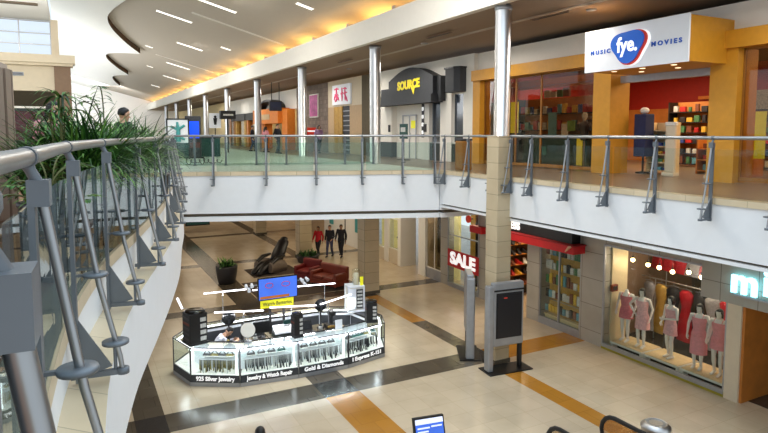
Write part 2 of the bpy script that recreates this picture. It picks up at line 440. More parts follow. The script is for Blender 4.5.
# ceiling lights: slots cut across the great ceiling and small downlights
def slot_light(x0, x1, y, w, label, long=False):
    t = thing('ceiling_slot_light', label, 'ceiling light', (x0, y, cz(x0, y)), 0, 'light slots across the great ceiling')
    d = x1-x0; s = -.27
    def pr(mb, a, b, h0, h1, m): return mb.add([(a, -w, s*a+h0), (b, -w, s*b+h0), (b, w, s*b+h0), (a, w, s*a+h0), (a, -w, s*a+h1), (b, -w, s*b+h1), (b, w, s*b+h1), (a, w, s*a+h1)],
        [(3,2,1,0),(4,5,6,7),(0,1,5,4),(1,2,6,5),(2,3,7,6),(3,0,4,7)], m)
    f = MB()
    for (a, b, w0, w1) in ((0, d, -w-.04, -w), (0, d, w, w+.04)):
        f.add([(a, w0, s*a-.02), (b, w0, s*b-.02), (b, w1, s*b-.02), (a, w1, s*a-.02), (a, w0, s*a+.05), (b, w0, s*b+.05), (b, w1, s*b+.05), (a, w1, s*a+.05)], [(3,2,1,0),(4,5,6,7),(0,1,5,4),(1,2,6,5),(2,3,7,6),(3,0,4,7)], 'ceiling_white')
    f.build('frame', 'ceiling_white', t)
    pr(MB(), 0, d, -.012, .01, None).build('diffuser', 'reveal_glow' if long else 'slot_glow', t)
slot_light(4.2, 6.0, 34.0, .17, 'bright white light slot nearest the first big scallop of the ceiling')
slot_light(5.2, 7.1, 28.7, .17, 'bright white light slot at the top edge of the photo, nearest the viewer')
slot_light(8.4, 9.1, 23.8, .15, 'short light slot high above the brushed columns, close to the white bulkhead')
slot_light(6.3, 7.9, 41.2, .18, 'second long light slot back, midway between scallops and bulkhead')
slot_light(7.0, 8.8, 51.4, .2, 'third long light slot back, midway up the tan ceiling')
slot_light(7.9, 9.5, 60.5, .2, 'fourth long light slot back, low on the tan ceiling')
slot_light(8.1, 9.0, 72.0, .22, 'farthest light slot, just above the glowing cove')
slot_light(8.4, 9.0, 37.9, .14, 'very short light slot near the cove, beside the second long slot')
slot_light(4.9, 5.4, 46.4, .14, 'very short light slot close to the tip of the first scallop')
slot_light(6.1, 6.6, 57.0, .14, 'very short light slot close to the second scallop')
slot_light(5.6, 10.4, 31.7, .09, 'long thin pale reveal strip running down to the glowing cove, nearer one', True)
slot_light(5.9, 10.2, 49.0, .09, 'long thin pale reveal strip running down to the glowing cove, farther one', True)
for k, (x, y, l) in enumerate([(2.0, 30, 'small round downlight in the white vault above the tall left window'), (1.2, 32, 'second small round downlight in the white vault, left of the other')]):
    z = cz(x, y)-.4; t = thing('vault_downlight', l, 'ceiling light', (x, y, z))
    MB().lathe([(.16, -.03), (.19, -.04), (.19, .0), (.02, .0)]).build('trim_ring', 'alu', t); MB().lathe([(.02, -.02), (.15, -.025), (.15, -.005), (.02, -.005)]).build('lens', 'slot_glow', t)
for x, y, l in [(12.2, 11.6, 'small round downlight in the soffit in front of the white shop sign'), (11.6, 19.0, 'small round downlight in the soffit between the first two steel columns'), (12.4, 27.5, 'small round downlight in the soffit before the black arched sign')]:
    t = thing('soffit_downlight', l, 'ceiling light', (x, y, sof(x, y)))
    MB().lathe([(.1, -.03), (.13, -.03), (.13, 0), (.02, 0)]).build('trim_ring', 'alu', t); MB().lathe([(.02, -.02), (.1, -.02), (.1, -.005), (.02, -.005)]).build('lens', 'lamp_warm', t)
for x, y, l in [(11.9, 12.8, 'dark slot air vent in the soffit right of the near steel column'), (11.2, 17.4, 'dark slot air vent in the soffit left of the near steel column'), (11.3, 25.5, 'dark slot air vent in the soffit beyond the second steel column')]:
    t = thing('soffit_vent', l, 'air vent', (x, y, sof(x, y)))
    MB().box(-.07, .07, -.75, .75, -.025, 0).build('frame', 'brown_wall', t)
    for q in (-.03, .03): MB().box(q-.012, q+.012, -.7, .7, -.032, -.012).build('slat', 'black', t)

# columns: brushed steel above, tiled pillars below
COLY = [13.0, 21.2, 29.6, 38.0, 46.4, 54.8, 63.0, 71.4, 79.8]
words = ['nearest tall brushed steel column, right of the black arched shop sign', 'second brushed steel column, in front of the blank wall left of the black arch', 'third brushed steel column, beside the dark blue hanging screen', 'fourth brushed steel column, left of the orange shop front', 'fifth brushed steel column, right of the glowing blue kiosk screen', 'sixth brushed steel column, just above the glowing blue kiosk screen', 'seventh brushed steel column, above the framed teal poster', 'eighth brushed steel column, far along the walkway', 'farthest brushed steel column, near the end wall']
for k, y in enumerate(COLY):
    z0 = 1.1 if k == 0 else 0
    t = thing('steel_column', words[k], 'column', (10.68 if k else 10.42, y, z0), 0, 'brushed steel columns along the walkway')
    h = sof(10.5, y)-z0
    MB().lathe([(.23, 0), (.23, .02), (.215, .03), (.215, h-.12)], n=32).build('shaft', 'steel', t)
    MB().lathe([(.22, h-.12), (.235, h-.11), (.235, h-.005), (.1, h-.005)], n=32).build('collar', 'alu', t)
pw = ['cream tiled pillar behind the directory sign, running up to the near steel column', 'cream tiled pillar beside the dark red sofa, below the bridge', 'cream tiled pillar behind the round planter and the walking people', 'cream tiled pillar far back in the lower hall']
for k, y in enumerate([13.0, 21.2, 28.8, 36.9]):
    t = thing('tiled_pillar', pw[k], 'pillar', (10.37, y, L), 0, 'tiled pillars of the lower hall')
    h = 6.3 if k == 0 else 3.65; r = .25 if k == 0 else .33
    MB().bbox(-r, r, -r, r, 0, h, .02).build('shaft', 'pillar_tile', t)
    MB().box(-r-.02, r+.02, -r-.02, r+.02, 0, .12).build('base', 'tile_dark', t)
    if k == 0: MB().box(-r-.012, r+.012, -r-.012, r+.012, h, h+.02).build('cap', 'pillar_tile', t)

# left block with the clerestory window
YB = 28.0
struct('wall_left', MB().box(-9, -.55, YB, YB+.3, 2.9, 3.9), 'beige')
struct('wall_left', MB().box(-.55, .05, YB-.15, YB+3, 0, 4.0), 'brown_wall')
struct('trim_6', MB().box(-9, .22, YB-.5, YB+.4, 4.0, 4.32).box(-9, .14, YB-.35, YB+.4, 3.9, 4.0), 'beige')
struct('trim_7', MB().box(-.6, -.34, YB-.1, YB+.3, 4.32, 5.75), 'beige')
wd = MB()
for x in (-9, -5.2, -3.2, -1.72, -.62): wd.box(x-.02, x+.02, YB, YB+.08, 4.32, 5.7)
for z in (4.34, 4.76, 5.2, 5.68): wd.box(-9, -.6, YB+.01, YB+.07, z-.018, z+.018)
win = wd.build('window_1', 'alu'); win['kind'] = 'structure'
wpart(MB().box(-9, -.6, YB+.03, YB+.04, 4.33, 5.68), 'pane', 'window_sky', win)
mb = MB(); mb.box(-9, -.6, 20, YB+.3, 5.75, 5.95, 'ceiling_white'); struct('ceiling', mb)
struct('trim_8', MB().box(-4.5, -.9, 24.6, 24.9, 5.7, 5.75), 'reveal')
struct('wall_left', MB().box(-9, -.55, 33, 33.2, 0, 3.9), 'shop_dim')
struct('wall_left', MB().prism([(-.2, YB+3), (.06, YB+3), (-.9, 95.9), (-1.2, 95.9)], 0, 2.6, 'white_paint'))
t = thing('air_grille', 'slim grey air grille on the beige wall under the left window', 'air vent', (-1.9, YB-.02, 3.55))
MB().box(-.28, .28, -.03, .02, -.07, .07).build('frame', 'post_grey', t)
for q in (-.03, 0, .03): MB().box(-.25, .25, -.04, -.025, q-.008, q+.008).build('slat', 'dark_metal', t)
t = thing('shop_screen', 'glazed white-framed shop screen with maroon panel in the left block', 'shop window', (-1.6, YB+.2, 0))
f = MB()
for x in (-3.6, -.75, .95): f.box(x-.04, x+.04, -.04, .04, 0, 2.25)
f.box(-3.6, .95, -.04, .04, 2.2, 2.28); f.build('frame', 'white_paint', t)
MB().box(-3.6, .95, .0, .01, 0, 2.2).build('pane', 'glass_grey', t); MB().box(-3.5, .9, .5, .55, .9, 2.1).build('back_panel', 'crimson', t)
t = thing('slatted_column', 'beige slatted column at the left edge of the photo behind the plants', 'column', (-1.24, 9.6, 0))
MB().lathe([(.52, 0), (.52, 2.0), (.49, 2.12), (.3, 2.2)], n=40).build('shaft', 'slat_brown', t)
for k in range(18):
    a = 2*PI*k/18; MB().box(-.02, .02, -.07, .07, .05, 2.05).build('slat', 'slat_brown', t, T=Matrix.Translation((.53*math.cos(a), .53*math.sin(a), 0)) @ Matrix.Rotation(a, 4, 'Z'))
# ------------------------------------------------------------------ railings
def post_protos():
    """one post, local x pointing out over the drop, z = 0 at the walking level"""
    bar = MB(); bar.box(-.0, .024, -.035, .035, -.44, .94); bar.box(.0, .075, -.04, .04, .925, 1.025)
    st = MB(); st.tube([(.05, 0, .93), (.16, 0, .2), (.27, 0, -.3), (.285, 0, -.42)], [.02, .019, .017, .015], n=10)
    sad = MB(); sad.tube([(.035, 0, 1.01), (.012, 0, 1.06), (0, 0, 1.09)], [.022, .02, .026], n=10); sad.tube([(0, -.025, 1.11), (0, .025, 1.11)], .041, n=14)
    disc = MB(); disc.lathe([(.03, -.012), (.075, -.012), (.08, 0), (.075, .012), (.03, .012)], (.14, 0, .27), n=20); disc.box(0, .14, -.012, .012, .262, .278)
    gus = MB(); gus.add([(.0, -.008, .02), (.0, -.008, -.43), (.22, -.008, -.36), (.0, .008, .02), (.0, .008, -.43), (.22, .008, -.36)], [(0,1,2),(5,4,3),(0,3,4,1),(1,4,5,2),(2,5,3,0)])
    ft = MB(); ft.lathe([(.03, -.01), (.085, -.01), (.085, .01), (.03, .01)], (.245, 0, -.2), n=18); ft.box(-.03, .3, -.02, .02, -.42, -.385); ft.lathe([(.02, -.02), (.04, -.02), (.04, .02), (.02, .02)], (.285, 0, -.4), n=14); ft.tube([(.24, 0, -.2), (.24, 0, -.4)], .012, n=6)
    root = bar.build('post', 'post_grey')
    for n, mb, m in (('strut', st, 'rail_steel'), ('rail_saddle', sad, 'post_grey'), ('disc_brace', disc, 'post_grey'), ('gusset_plate', gus, 'post_grey'), ('foot_bracket', ft, 'post_grey')):
        mb.build(n, m, root)
    return root
PROTO = post_protos(); proto_used = [False]
def railing(label, path, posts, glassm, glass_in=.03, zr=1.11, r=.035, gz=(.02, .9), top=True):
    """path: list of xy along the edge (solid on the left); posts: list of (x, y, outward angle)"""
    x0, y0 = path[len(path)//2]
    t = thing('glass_railing', label, 'railing', (x0, y0, 0))
    wpart(MB().tube([(p[0], p[1], zr) for p in path], r, n=16, ref=(0, 0, 1)), 'handrail', 'rail_steel', t)
    for x, y, a in posts:
        p = dup(PROTO) if proto_used[0] else PROTO
        proto_used[0] = True; p.parent = t
        p.location = (x-x0, y-y0, 0); p.rotation_euler = (0, 0, a)
    # glass panels between posts, just inside
    gi = inset(path, glass_in)
    n = len(posts); ends = [posts[i] for i in range(n)]
    def nearest(px, py): return min(range(len(path)), key=lambda i: (path[i][0]-px)**2+(path[i][1]-py)**2)
    idx = sorted(nearest(q[0], q[1]) for q in ends)
    segs = list(zip(idx[:-1], idx[1:]))
    for a, b in segs:
        if b-a < 1: continue
        pts = gi[a:b+1]; A = Vector(pts[0]); B = Vector(pts[-1])
        d = (Vector(pts[min(1, len(pts)-1)])-A).normalized()*.03
        pts = [tuple(A+d)]+pts[1:-1]+[tuple(B-(B-Vector(pts[-2])).normalized()*.03)]
        nn = inset(pts, .012)
        rings = [[(p[0], p[1], gz[0]), (q[0], q[1], gz[0]), (q[0], q[1], gz[1]), (p[0], p[1], gz[1])] for p, q in zip(pts, nn)]
        wpart(MB().loft(rings, glassm, smooth=False), 'glass_panel', glassm, t)
    return t
def arc_posts(path, spacing, start, end=None):
    out = []; acc = 0; nxt = start
    for i in range(len(path)-1):
        a = Vector(path[i]); b = Vector(path[i+1]); l = (b-a).length
        while acc+l >= nxt and (end is None or nxt <= end):
            q = a+(b-a)*((nxt-acc)/l); d = (b-a)/l
            out.append((q.x, q.y, math.atan2(-d.x, d.y)))     # outward = right hand normal
            nxt += spacing
        acc += l
    return out
def dense(path, step=.3):
    out = []
    for i in range(len(path)-1):
        a = Vector(path[i]); b = Vector(path[i+1]); n = max(1, int((b-a).length/step))
        out += [tuple(a+(b-a)*k/n) for k in range(n)]
    return out+[tuple(path[-1])]
near_path = [tuple(p) for p in NC if p.y > -1.0]
acc = 0; start = None
for i in range(len(near_path)-1):
    if near_path[i+1][1] >= .9: start = acc; break
    acc += (Vector(near_path[i+1])-Vector(near_path[i])).length
nposts = arc_posts(near_path, 50, start)+arc_posts(near_path, 1.73, start+1.7)
railing('curved steel and glass railing running away from the viewer on the left', near_path, nposts, 'glass_grey')
rp = dense([(RX, 12.72), (RX, 4.2)], .2)
railing('straight glass railing in front of the record shop, on the right', rp, [(RX, y, PI) for y in (12.65, 11.84, 10.58, 9.37, 8.15, 6.95, 5.75, 4.55)], 'glass_clear')
d = (Vector(BR1)-Vector(BR0)).normalized(); ba = math.atan2(-d.x, d.y)
bp = dense([BR0, BR1], .2)
bposts = []
for k, s in enumerate((.15, 1.35, 2.95, 4.5, 5.95, 7.25, 8.3)):
    q = Vector(BR0)+d*s; bposts.append((q.x, q.y, ba))
railing('front glass railing along the near edge of the bridge', bp, bposts, 'glass_teal')
cp = dense([(RX, 16.1), (RX, 13.28)], .2)
railing('short glass railing behind the near steel column, at the bridge corner', cp, [(RX, y, PI) for y in (15.9, 14.6, 13.35)], 'glass_clear')
# second, rear railing of the bridge
q0 = Vector((2.9, 22.9)); q1 = Vector((10.3, 20.6)); dd = (q1-q0).normalized()
t = thing('glass_railing', 'rear teal glass railing across the far side of the bridge', 'railing', (6.5, 21.8, 0))
wpart(MB().tube([(q0.x, q0.y, 1.1), (q1.x, q1.y, 1.1)], .035, n=12, ref=(0, 0, 1)), 'handrail', 'rail_steel', t)
n = 7
for k in range(n+1):
    q = q0+(q1-q0)*k/n
    wpart(MB().box(q.x-.035, q.x+.035, q.y-.03, q.y+.03, .0, 1.08).box(q.x-.07, q.x+.07, q.y-.06, q.y+.06, 0, .02), 'post', 'post_grey', t)
    if k < n:
        a = q+dd*.05; b = q+(q1-q0)/n-dd*.05
        wpart(MB().quad((a.x, a.y, .04), (b.x, b.y, .04), (b.x, b.y, 1.02), (a.x, a.y, 1.02), .012), 'glass_panel', 'glass_teal', t)
pts = []
for k in range(90):
    q = k/89; a = q0+dd*(.78+1.25*q)-Vector((-dd.y, dd.x))*.004
    pts.append((a.x+dd.x*.05*math.cos(30*q*1.7), a.y+dd.y*.05*math.cos(30*q*1.7)-.008, .17+.085*math.sin(30*q*1.7)*(1.5 if q < .12 or .45 < q < .55 else .75)))
wpart(MB().tube(pts, .012, n=5), 'lettering', 'black', t)
# stone kerb along the rear railing
t = tag(MB().prism([tuple(q0+Vector((-.2, .1))), tuple(q1+Vector((0, .05))), tuple(q1+Vector((0, .3))), tuple(q0+Vector((-.2, .35)))], 0, .07).build('kerb', 'tile_bridge'), 'low pale kerb behind the rear bridge railing', 'kerb')
# ------------------------------------------------------------------ upper level, right side: shop fronts at X = 14.2
W = 14.2
# ---- record shop
struct('wall_right', MB().box(W, W+.2, 2, 19.2, 3.6, 4.3), 'white_paint')
struct('trim_9', MB().box(13.86, W+.1, 13.1, 19.2, 3.2, 3.6).box(13.86, W+.1, 12.05, 13.1, 3.2, 3.6), 'gold_paint')
struct('trim_9', MB().box(13.86, W+.1, 3.0, 9.35, 3.2, 3.62), 'gold_paint')
struct('trim_10', MB().box(13.95, 14.75, 12.45, 13.1, 0, 3.2), 'gold_paint')
struct('trim_10', MB().box(13.95, 14.75, 8.72, 9.4, 0, 3.2), 'gold_paint')
struct('trim_10', MB().box(13.95, 14.5, 18.75, 19.2, 0, 3.2), 'gold_paint')
def shop_window(n, y0, y1, z0, z1, X, muls, glass, fm, trans=None, base=0.):
    f = MB()
    for y in [y0]+muls+[y1]: f.box(X-.03, X+.03, y-.025, y+.025, z0, z1)
    f.box(X-.04, X+.04, y0, y1, z0-.06, z0+.04); f.box(X-.03, X+.03, y0, y1, z1-.05, z1)
    if trans: f.box(X-.03, X+.03, y0, y1, trans-.02, trans+.02)
    o = f.build('window_%d' % n, fm); o['kind'] = 'structure'
    ys = [y0]+muls+[y1]
    for a, b in zip(ys[:-1], ys[1:]): wpart(MB().box(X-.006, X+.006, a+.025, b-.025, z0+.04, z1-.05), 'pane', glass, o)
    return o
shop_window(2, 13.12, 18.73, .1, 3.2, W, [15.6, 16.9], 'glass_brown', 'gold_dark')
shop_window(3, 3.2, 8.7, .1, 3.2, W, [5.6], 'glass_brown', 'gold_dark')
struct('floor', MB().box(W, 22, 2, 19.2, -.001, .006), 'tile_upper')
struct('wall_shop', MB().box(21.8, 22, 2, 19.2, 0, 2.2, 'wood_orange').box(21.8, 22, 2, 19.2, 2.2, 4.0, 'red_wall'))
struct('wall_shop', MB().box(W+.2, 22, 19.0, 19.2, 0, 2.4, 'shop_dim').box(W+.2, 22, 19.0, 19.2, 2.4, 4.0, 'red_wall'))
struct('wall_shop', MB().box(W+.2, 22, 2, 2.2, 0, 4.0), 'red_wall')
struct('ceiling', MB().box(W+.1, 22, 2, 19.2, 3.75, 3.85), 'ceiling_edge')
# sign box
t = thing('shop_sign', 'big white box sign with blue rounded triangle emblem above the record shop entrance', 'sign', (13.4, 10.5, 2.85))
wpart(MB().box(12.55, W+.3, 9.0, 12.05, 2.85, 3.9), 'sign_box', 'gold_paint', t)
wpart(MB().box(12.5, 12.56, 8.98, 12.07, 2.83, 3.92), 'sign_face', 'sign_white', t)
def blob(c, w, h, x, ext, m, rot=.12):
    """rounded triangle pick, pointing down, facing -X"""
    pts = []
    for k in range(48):
        a = 2*PI*k/48; r = 1+.13*math.sin(3*a+.15); px = w*r*math.cos(a); py = h*r*math.sin(a)
        pts.append((px*math.cos(rot)-py*math.sin(rot), px*math.sin(rot)+py*math.cos(rot)))
    mb = MB(); n = len(pts)
    fr = [(x-ext, c[0]-p[0], c[1]+p[1]) for p in pts]; bk = [(x, c[0]-p[0], c[1]+p[1]) for p in pts]
    mb.add(fr+bk, [tuple(range(n))]+[(k, n+k, n+(k+1) % n, (k+1) % n) for k in range(n)], m)
    return mb
wpart(blob((10.55, 3.36), .54, .42, 12.50, .03, 'white_letter'), 'emblem_back', 'white_letter', t)
wpart(blob((10.58, 3.37), .52, .415, 12.47, .03, 'red_sign'), 'emblem_rim', 'red_sign', t)
em = wpart(blob((10.61, 3.385), .475, .39, 12.44, .04, 'blue_sign'), 'emblem', 'blue_sign', t)
text('lettering', 'fye.', (12.395, 10.59, 3.40), (0, -1, 0), .52, 'white_letter', em, bold=.012, fit=.62)
for w_, yc, s in (('M U S I C', 11.53, .66), ('M O V I E S', 9.55, .82)):
    text('lettering', w_, (12.495, yc, 3.33), (0, -1, 0), .15, 'blue_text', t, bold=.006, fit=s)
for k, (x, y) in enumerate([(13.0, 9.7), (13.0, 10.6), (13.0, 11.5), (13.7, 10.1), (13.7, 11.2)]):
    wpart(MB().lathe([(.01, -.004), (.07, -.004), (.07, .01), (.01, .01)], (x, y, 2.848)), 'downlight', 'lamp_warm', t)
t = tag(MB().box(14.35, 14.55, 9.4, 12.45, 2.66, 2.86).build('roller_shutter', 'alu'), 'grey roller shutter housing over the record shop entrance', 'roller shutter')
# furniture
def shelf_rack(label, x, y, ln, dp, h, n, m, back, z=0, rz=0., group=None):
    t = thing('display_rack', label, 'rack', (x, y, z), rz, group)
    f = MB()
    for yy in (-ln/2, ln/2): MB().box(-dp/2, dp/2, yy-.02, yy+.02, 0, h).build('side_frame', m, t)
    MB().box(dp/2-.03, dp/2, -ln/2, ln/2, .05, h).build('back_panel', back, t)
    for k in range(n): MB().box(-dp/2, dp/2-.03, -ln/2, ln/2, .08+k*(h-.1)/n, .11+k*(h-.1)/n).build('shelf', m, t)
    return t
PBOX = {}
def goods(name, x, y0, y1, z, n, label, group, w=(.08, .2), h=(.12, .3), cat='box', mats=None, dx=.1, axis='y'):
    for k in range(n):
        a = y0+(y1-y0)*(k+.5)/n; ww = min(random.uniform(*w), .9*abs(y1-y0)/n); hh = random.uniform(*h); m = random.choice(mats or ITEMS)
        key = (name, round(ww*20), round(hh*20), m)
        if key not in PBOX:
            b = MB().bbox(-dx/2, dx/2, -ww/2, ww/2, 0, hh, .008).build(name, m); PBOX[key] = b; o = b
        else: o = PBOX[key].copy(); COL.objects.link(o)
        o.location = (x, a, z) if axis == 'y' else (a, x, z)
        if axis == 'x': o.rotation_euler.z = PI/2
        tag(o, label, cat, group)
r = shelf_rack('dark wall shelving seen through the big left window of the record shop', 15.85, 16.6, 3.9, .45, 2.5, 4, 'dark_metal', 'wood_orange', .006)
tag(MB().box(15.6, 16.1, 12.9, 18.9, 2.98, 3.2).box(15.98, 16.1, 12.9, 18.9, 2.9, 2.98).build('shelf_header', 'orange_paint'), 'long orange header band above the dark shelving in the left window', 'header band')
for z in (.72, 1.32, 1.92): goods('boxed_item', 15.76, 14.75, 18.45, z, 15, 'small boxed item on the dark shelves behind the left record shop window', 'boxed goods behind the left window', (.12, .24), (.18, .36), mats=['item1', 'item0', 'item3', 'item2', 'item1', 'item5', 'item4'])
goods('boxed_item', 15.8, 15.9, 17.2, 2.51, 4, 'boxed item on top of the dark shelves behind the left record shop window', 'boxes on top of the window shelving', (.2, .3), (.2, .35))
t = tag(MB().box(15.0, 15.1, 13.3, 17.4, .1, 1.15).build('window_display', 'teal_dark'), 'low dark display stand behind the left window of the record shop', 'display')
posters = [(14.95, 16.35, .35, .3, .3, 'teal', 'small teal poster low on the dark display wall, left end'), (14.95, 13.75, .4, .45, .45, 'teal', 'pale teal poster low on the dark display wall, right end'), (14.95, 14.6, .25, 1.0, .0, 'yellow_sign', 'tall yellow strip poster in the left window of the record shop'),
           (14.9, 15.3, .3, .5, .9, 'item1', 'white picture card standing on the display wall'), (14.9, 15.9, .4, .9, .9, 'item5', 'tall grey figure cutout standing on the display wall'), (14.9, 15.0, .35, .35, 1.15, 'leaf_light', 'lime green card standing on the display wall')]
for x, y, w_, h_, z0, m, l in posters:
    tag(MB().box(14.98, 15.0, y-w_/2, y+w_/2, .12+z0, .12+z0+h_).build('poster', m), l, 'poster')
t = thing('light_box', 'glowing yellow panel at the left end of the record shop window', 'light panel', (15.3, 18.3, 1.2))
MB().box(-.03, .03, -.2, .2, 0, 1.2).build('panel', 'yellow_sign', t); MB().box(-.04, .04, -.23, .23, -.04, 0).build('frame', 'black', t)
t = thing('shirt_bust', 'black t-shirt bust on a stand in the left window of the record shop', 'mannequin', (14.72, 14.15, .006))
MB().lathe([(.02, 0), (.14, .01), (.14, .04), (.02, .05), (.02, .95)]).build('stand', 'alu', t)
MB().lathe([(.12, .95), (.17, 1.0), (.16, 1.2), (.2, 1.4), (.19, 1.5), (.1, 1.57)], sx=.6).tube([(0, .17, 1.5), (0, .3, 1.3)], [.07, .06]).tube([(0, -.17, 1.5), (0, -.3, 1.3)], [.07, .06]).build('shirt', 'black', t)
MB().lathe([(.05, 1.55), (.05, 1.62), (.09, 1.7), (.1, 1.78), (.05, 1.86)], sx=.9).build('head', 'item1', t)
t = thing('shirt_bust', 'black t-shirt bust with printed chest in the right window of the record shop', 'mannequin', (14.8, 7.7, .006))
MB().lathe([(.02, 0), (.14, .01), (.14, .04), (.02, .05), (.02, .6)]).build('stand', 'alu', t)
MB().lathe([(.15, .3), (.17, .8), (.17, 1.2), (.21, 1.45), (.19, 1.55), (.1, 1.62)], sx=.6).tube([(0, .17, 1.55), (0, .3, 1.3)], [.07, .06]).tube([(0, -.17, 1.55), (0, -.3, 1.3)], [.07, .06]).build('shirt', 'black', t)
MB().box(-.125, -.11, -.1, .1, 1.2, 1.42).build('print', 'item5', t)
MB().lathe([(.05, 1.6), (.05, 1.68), (.09, 1.74), (.1, 1.84), (.05, 1.92)], sx=.9).build('head', 'skin', t)
tag(MB().box(14.21, 14.225, 8.15, 8.4, .6, 1.7).build('poster', 'yellow_sign'), 'tall yellow poster in the right window of the record shop', 'poster')
tag(MB().box(14.21, 14.225, 7.95, 8.4, 1.75, 2.2).build('poster', 'item1'), 'pale poster above the yellow one in the right window of the record shop', 'poster')
for k, (y, dy, l) in enumerate([(11.0, 0, 'left white security gate post in the record shop entrance'), (9.72, 0, 'right white security gate post in the record shop entrance')]):
    t = thing('security_gate', l, 'security gate', (14.75, y, .006))
    MB().bbox(-.12, .12, -.2, .2, 0, .1, .02).build('base', 'beige', t); MB().bbox(-.05, .05, -.16, .16, .1, 1.45, .04).build('panel', 'beige', t); MB().bbox(-.06, .06, -.17, .17, 1.4, 1.5, .02).build('cap', 'white_paint', t)
shelf_rack('white wire shelf rack just inside the record shop entrance on the left', 15.4, 11.75, .75, .45, 1.5, 6, 'wood_pale', 'beige', .006)
for k in range(5): goods('disc_case', 15.3, 11.45, 12.05, .12+k*.235, 3, 'flat case lying on the pale rack inside the entrance', 'cases on the pale rack', (.1, .18), (.06, .12))
shelf_rack('wooden tiered display table of discs in the middle of the record shop entrance', 16.6, 10.5, 1.5, .7, 1.05, 3, 'wood_orange', 'wood_orange', .006)
for k in range(3): goods('disc_case', 16.4, 9.85, 11.15, .12+k*.32, 8, 'disc case on the wooden tiered table inside the record shop', 'discs on the tiered table', (.08, .14), (.1, .2))
goods('disc_case', 16.6, 9.9, 11.1, 1.06, 7, 'disc case on top of the tiered table', 'discs on top of the tiered table', (.1, .15), (.08, .2), mats=['item1', 'item0', 'item5'])
shelf_rack('tall dark disc rack along the back of the record shop', 19.5, 12.2, 4.6, .5, 2.3, 6, 'dark_metal', 'wood_orange', .006)
for k in range(6): goods('disc_case', 19.35, 10.0, 14.4, .12+k*.367, 16, 'disc case on the tall rack at the back of the record shop', 'discs on the back rack', (.1, .22), (.14, .26))
shelf_rack('tall disc rack at the right-hand back of the record shop', 19.5, 7.8, 3.4, .5, 2.3, 5, 'dark_metal', 'shop_dim', .006)
for k in range(5): goods('disc_case', 19.35, 6.2, 9.4, .12+k*.44, 10, 'disc case on the right-hand back rack', 'discs on the right-hand back rack', (.1, .22), (.14, .3))
t = thing('cap_stand', 'dark stand with a white cap just inside the left pillar of the record shop', 'stand', (15.0, 12.1, .006))
MB().lathe([(.2, 0), (.2, .04), (.03, .06), (.03, .5)]).build('pole', 'black', t); MB().bbox(-.2, .2, -.2, .2, .5, 1.75, .03).build('rack', 'cloth_blue', t); MB().ball((0, 0, 1.85), (.13, .13, .1)).build('cap', 'white_paint', t)
for x, y0, y1, z, l in [(21.6, 8, 15, 2.5, 'long orange light strip along the back wall of the record shop')]:
    tag(MB().box(x+.0, x+.12, y0, y1, z, z+.12).build('light_strip', 'orange_paint'), l, 'light')
for x, y, l in [(16.5, 10.2, 'near downlight in the record shop ceiling behind the entrance'), (18.0, 11.3, 'far downlight in the record shop ceiling behind the entrance'), (15.6, 14.6, 'downlight behind the left record shop window'), (15.6, 7.6, 'downlight behind the right record shop window'), (16.2, 16.6, 'downlight near the left end of the record shop window'), (17.3, 6.9, 'second downlight behind the right record shop window')]:
    t = thing('shop_downlight', l, 'ceiling light', (x, y, 3.75))
    MB().lathe([(.12, -.03), (.15, -.03), (.15, 0), (.02, 0)]).build('trim_ring', 'alu', t); MB().lathe([(.02, -.025), (.12, -.025), (.12, -.01), (.02, -.01)]).build('lens', 'lamp_warm', t)

# ---- shop with the black arch
S = 14.0
struct('wall_right', MB().box(S, W+.2, 19.2, 19.9, 0, 4.3), 'white_paint')
struct('wall_right', MB().box(S, W+.2, 19.9, 20.75, 2.85, 4.3).box(S+.02, W+.2, 19.9, 20.75, 0, .75, 'dado'), 'white_paint')
struct('wall_right', MB().box(S, W+.2, 20.75, 21.6, 0, 4.3), 'white_paint')
struct('wall_right', MB().box(S, W+.2, 21.6, 28.0, 2.6, 4.3).box(S+.05, W+.2, 21.6, 22.5, 0, .75, 'dado'), 'white_paint')
struct('wall_right', MB().box(S, W+.2, 22.5, 23.15, 0, 2.6), 'white_paint')
struct('wall_right', MB().box(S, W+.2, 26.0, 28.0, .75, 2.6).box(S-.02, W+.2, 26.0, 28.0, 0, .75, 'dado'), 'white_paint')
shop_window(4, 19.92, 20.73, .78, 2.85, W-.05, [], 'glass_dark', 'white_paint')
shop_window(5, 21.62, 22.48, .78, 2.6, W, [], 'glass_dark', 'alu')
struct('wall_recess', MB().box(S+.3, S+.4, 23.15, 26.0, 0, 2.6), 'white_paint')
dr = MB().box(S+.26, S+.3, 24.0, 25.3, 0, 2.05).build('door_1', 'white_paint'); dr['kind'] = 'structure'
wpart(MB().box(S+.22, S+.26, 24.0, 24.06, 0, 2.05).box(S+.22, S+.26, 25.24, 25.3, 0, 2.05).box(S+.22, S+.26, 24.0, 25.3, 2.0, 2.06).box(S+.23, S+.26, 24.62, 24.68, 0, 2.0), 'door_frame', 'alu', dr)
wpart(MB().box(S+.2, S+.26, 24.55, 24.58, .9, 1.2), 'door_handle', 'steel', dr)
tag(MB().box(S+.245, S+.26, 24.1, 24.5, 1.42, 1.78).build('notice', 'yellow_sign'), 'small yellow notice on the white door under the black arched sign', 'notice')
tag(MB().box(S-.03, S, 26.1, 26.3, 1.25, 1.6).build('wall_plaque', 'dark_metal'), 'small dark plaque on the white wall left of the notice door', 'plaque')
tag(MB().box(S-.03, S, 22.7, 22.95, 1.25, 1.6).build('wall_plaque', 'dark_metal'), 'small dark plaque on the white pier right of the notice door', 'plaque')
t = thing('banner', 'narrow black and white vertical banner right of the notice door', 'banner', (S-.012, 23.0, 0))
MB().box(-.01, .01, -.1, .1, 1.0, 2.6).build('cloth', 'item3', t)
for z in (1.15, 1.5, 1.85, 2.2): MB().box(-.018, -.01, -.07, .07, z, z+.16).build('print', 'white_letter', t)
